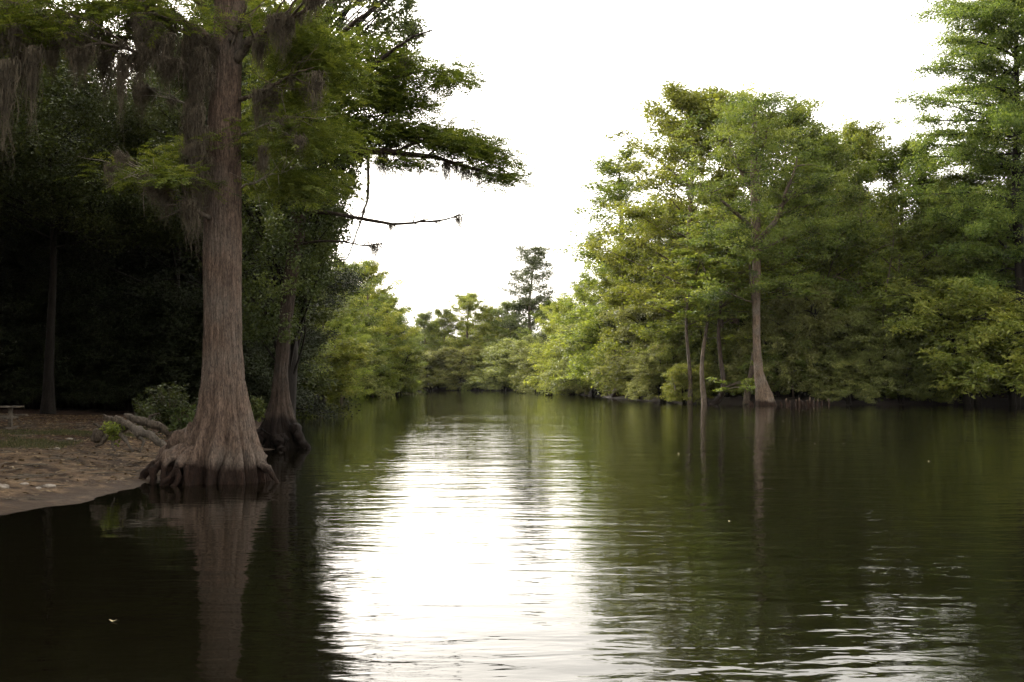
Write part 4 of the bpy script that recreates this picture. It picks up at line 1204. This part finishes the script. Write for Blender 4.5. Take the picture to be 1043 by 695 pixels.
# pale stones
for i, (px, py, s, lab) in enumerate([(71, 449, .19, 'pale stone by itself on the sand below the driftwood'), (57, 458, .22, 'flat pale stone halfway down the sand'), (2, 497, .30, 'large pale stone cut by the left edge of the view'),
                                      (25, 495, .16, 'small pale stone near the waterline, next to the large edge stone'), (39, 501, .14, 'darker small stone nearest the water'), (50, 497, .22, 'rounded pale stone, rightmost by the waterline'),
                                      (12, 478, .09, 'tiny pale pebble on the bare sand')]):
    d = 17.0
    for _ in range(40):   # walk the sight line to the ground
        q = P(px, py, d)
        if q[2] <= GZ(q[0], q[1]) + .01: break
        d += .35
    k = MB(); a, b = np.meshgrid(np.linspace(0, 2 * np.pi, 14, endpoint=False), np.linspace(-1.5, 1.5, 9))
    n_ = 1 + .25 * vnoise(np.cos(a) * np.cos(b) * 2 + i * 9, np.sin(a) * np.cos(b) * 2, np.sin(b) * 2, 40 + i)
    V = np.stack([np.cos(a) * np.cos(b) * n_, np.sin(a) * np.cos(b) * .75 * n_, np.sin(b) * .42 * n_], -1) * s * .5
    ii = np.arange(8)[:, None] * 14; jj = np.arange(14)[None]; j2 = (jj + 1) % 14
    k.add(V, np.stack([ii + jj, ii + j2, ii + 14 + j2, ii + 14 + jj], -1).reshape(-1, 4))
    o = k.build('stone', M['rock']); o.location = (q[0], q[1], GZ(q[0], q[1]) + s * .06); o.rotation_euler = (0, 0, i * 1.3)
    tag(o, lab, 'stone')

# picnic table in the shade
def box(mb, c, s):
    c, s = np.array(c, float), np.array(s, float) / 2
    V = [c + s * np.array([x, y, z]) for x in (-1, 1) for y in (-1, 1) for z in (-1, 1)]
    mb.add(V, [(0, 1, 3, 2), (4, 6, 7, 5), (0, 4, 5, 1), (2, 3, 7, 6), (0, 2, 6, 4), (1, 5, 7, 3)])


TX = (0 - 521.5) / 1043 * 34 - .15
table = empty('picnic_table', (TX, 34, GZ(TX, 34)))
table.rotation_euler = (0, 0, R(8))
tag(table, 'weathered picnic table in the shade at the left edge of the bank', 'table')
m_ = MB()
for k in range(5): box(m_, (0, -.32 + .16 * k, .75), (1.6, .15, .045))
m_.build('tabletop', M['wood'], table, False)
for s in (-1, 1):
    m_ = MB()
    for k in range(2): box(m_, (0, s * (.62 + .15 * k), .44), (1.6, .14, .045))
    m_.build('bench', M['wood'], table, False)
for s in (-.5, .5):
    m_ = MB(); box(m_, (s, 0, .36), (.11, .14, .72)); m_.build('leg', M['wood'], table, False)
    m_ = MB(); box(m_, (s, 0, .385), (.07, 1.5, .07)); m_.build('bench_support', M['wood'], table, False)
    m_ = MB(); box(m_, (s, 0, .03), (.12, 1.2, .09)); m_.build('foot', M['wood'], table, False)

# grass tufts and leaf litter on the bank
def scatter(n, xr, yr, cond):
    x = rng.uniform(*xr, n); y = rng.uniform(*yr, n); sd = river_sd(x, y); ok = cond(x, y, sd)
    x, y = x[ok], y[ok]
    return np.stack([x, y, ground_z(x, y)], -1)


g = scatter(90000, (-19, -7), (19, 34), lambda x, y, sd: (sd > 1.2) & ((vnoise(x * .5, y * .5, 0, 21) + .9 * np.clip((-x - 10.5) / 3, -1, 1) + .3 * vnoise(x * 2, y * 2, 0, 22)) > 1.0) & (np.abs(y - 27) < 6))
gm = MB(); a = rng.uniform(0, 6.28, len(g)); hh = rng.uniform(.04, .14, len(g))
D = np.stack([np.cos(a) * .4, np.sin(a) * .4, np.ones(len(g))], -1)
leaves(gm, g + D * (hh * .5)[:, None] * .9, D, np.stack([-np.sin(a), np.cos(a), np.zeros(len(g))], -1), hh, .012, rng.uniform(0, 1, len(g)))
tag(gm.build('grass', M['grass'], None, False), 'thin short grass growing in patches on the sandy bank', 'grass', None, 'stuff')
g = scatter(26000, (-24, -6.5), (17, 46), lambda x, y, sd: (sd > .5) & (rng.uniform(0, 1, x.shape) < np.clip((y - 18) / 12, .3, 1)))
lt = MB(); 
leaves(lt, g + [0, 0, .012], rng.normal(size=g.shape) * [1, 1, .15], rng.normal(size=g.shape) * .25 + [0, 0, 1], rng.uniform(.06, .16, len(g)), .06, rng.uniform(0, 1, len(g)))
tag(lt.build('leaf_litter', M['litter'], None, False), 'brown fallen leaves and twigs scattered over the bank', 'leaf litter', None, 'stuff')

g = scatter(900, (-22, -7), (17, 40), lambda x, y, sd: sd > .25)
tw = MB()
for q in g:
    a = rng.uniform(0, 3.14); l = rng.uniform(.1, .55); d = np.array([math.cos(a), math.sin(a), 0]) * l
    tube(tw, [q - d + [0, 0, .012], q + rng.normal(0, .04, 3) * [1, 1, .2] + [0, 0, .02], q + d + [0, 0, .012]], [.006, .012, .004], 4)
tag(tw.build('twig_litter', M['wood'], None, False), 'broken twigs and sticks strewn over the sandy bank', 'twigs', None, 'stuff')

# floating leaves on the river
for i, (px, py) in enumerate([(119, 631), (742, 531), (797, 429), (810, 447), (829, 452), (858, 452), (945, 470), (690, 462), (905, 441)]):
    d = CAM_H / ((py - 388) / 1043); x = (px - 521.5) / 1043 * d
    k = MB(); a = np.linspace(0, 6.28, 9)[:-1]; r_ = np.array([.06, .045, .035, .045, .055, .04, .035, .045]) * (.75 if d > 25 else .5)
    V = np.vstack([np.stack([r_ * np.cos(a) * 1.4, r_ * np.sin(a), .012 + .008 * np.cos(2 * a)], -1), [0, 0, .006]])
    k.add(V, None, [(j, (j + 1) % 8, 8) for j in range(8)])
    o = k.build('floating_leaf', M['float']); o.location = (x, d, 0.002); o.rotation_euler = (0, 0, i * 1.9)
    tag(o, 'small pale fallen leaf floating on the dark river', 'leaf', 'leaves floating on the river')

HAZE = 0.00003
hz = MB(); box(hz, (0, 60, 24), (900, 700, 53))
hm, hnt, hout = new_mat('river_haze')
hv = N_(hnt, 'ShaderNodeVolumePrincipled'); hv.inputs['Color'].default_value = (.95, .93, .9, 1); hv.inputs['Density'].default_value = HAZE; hv.inputs['Anisotropy'].default_value = .3
hnt.links.new(hv.outputs[0], hout.inputs['Volume'])
tag(hz.build('haze', hm, None, False), 'thin pale evening haze lying over the river', 'haze', None, 'stuff')

# ------------------------------------------------------------------ light
SUN_EL, SUN_AZ = R(32), R(-36)
SKY, SUN, EXPO = 0.12, 3.0, 2.0
w = bpy.data.worlds.new('World'); scene.world = w; w.use_nodes = True
nt = w.node_tree; nt.nodes.clear()
sky = N_(nt, 'ShaderNodeTexSky', sky_type='NISHITA'); sky.sun_disc = False
sky.sun_elevation = SUN_EL; sky.sun_rotation = SUN_AZ
sky.air_density = 1.6; sky.dust_density = 6.0; sky.ozone_density = .6
hs = N_(nt, 'ShaderNodeHueSaturation'); hs.inputs['Saturation'].default_value = .22
tn = N_(nt, 'ShaderNodeMix', data_type='RGBA', blend_type='MULTIPLY'); tn.inputs[0].default_value = 1; tn.inputs[7].default_value = (1.0, .95, .87, 1)
bg = N_(nt, 'ShaderNodeBackground'); bg.inputs['Strength'].default_value = SKY
wo = N_(nt, 'ShaderNodeOutputWorld')
nt.links.new(sky.outputs[0], hs.inputs['Color']); nt.links.new(hs.outputs[0], tn.inputs[6]); cl = N_(nt, 'ShaderNodeMix', data_type='RGBA'); cl.inputs[0].default_value = .5; cl.inputs[7].default_value = (9, 8.6, 7.9, 1)   # thin even cloud over the clear sky
nt.links.new(tn.outputs[2], cl.inputs[6]); nt.links.new(cl.outputs[2], bg.inputs['Color']); nt.links.new(bg.outputs[0], wo.inputs['Surface'])
sd_ = bpy.data.lights.new('sun', 'SUN'); so = bpy.data.objects.new('sun', sd_); COL.objects.link(so)
sd_.energy = SUN; sd_.angle = R(30); sd_.color = (1, .95, .87)
dirn = Vector((math.sin(SUN_AZ) * math.cos(SUN_EL), math.cos(SUN_AZ) * math.cos(SUN_EL), math.sin(SUN_EL)))
so.rotation_euler = dirn.to_track_quat('Z', 'Y').to_euler()
so.location = (0, 30, 60)

# ------------------------------------------------------------------ render settings
scene.render.engine = 'CYCLES'
c = scene.cycles
c.max_bounces = 6; c.diffuse_bounces = 2; c.glossy_bounces = 2; c.transmission_bounces = 3; c.transparent_max_bounces = 4
c.use_denoising = True
c.use_adaptive_sampling = True; c.adaptive_threshold = .03
c.sample_clamp_indirect = 6
scene.view_settings.view_transform = 'Standard'
scene.view_settings.look = 'None'
scene.view_settings.gamma = 1
scene.view_settings.exposure = EXPO
scene.view_settings.use_curve_mapping = False
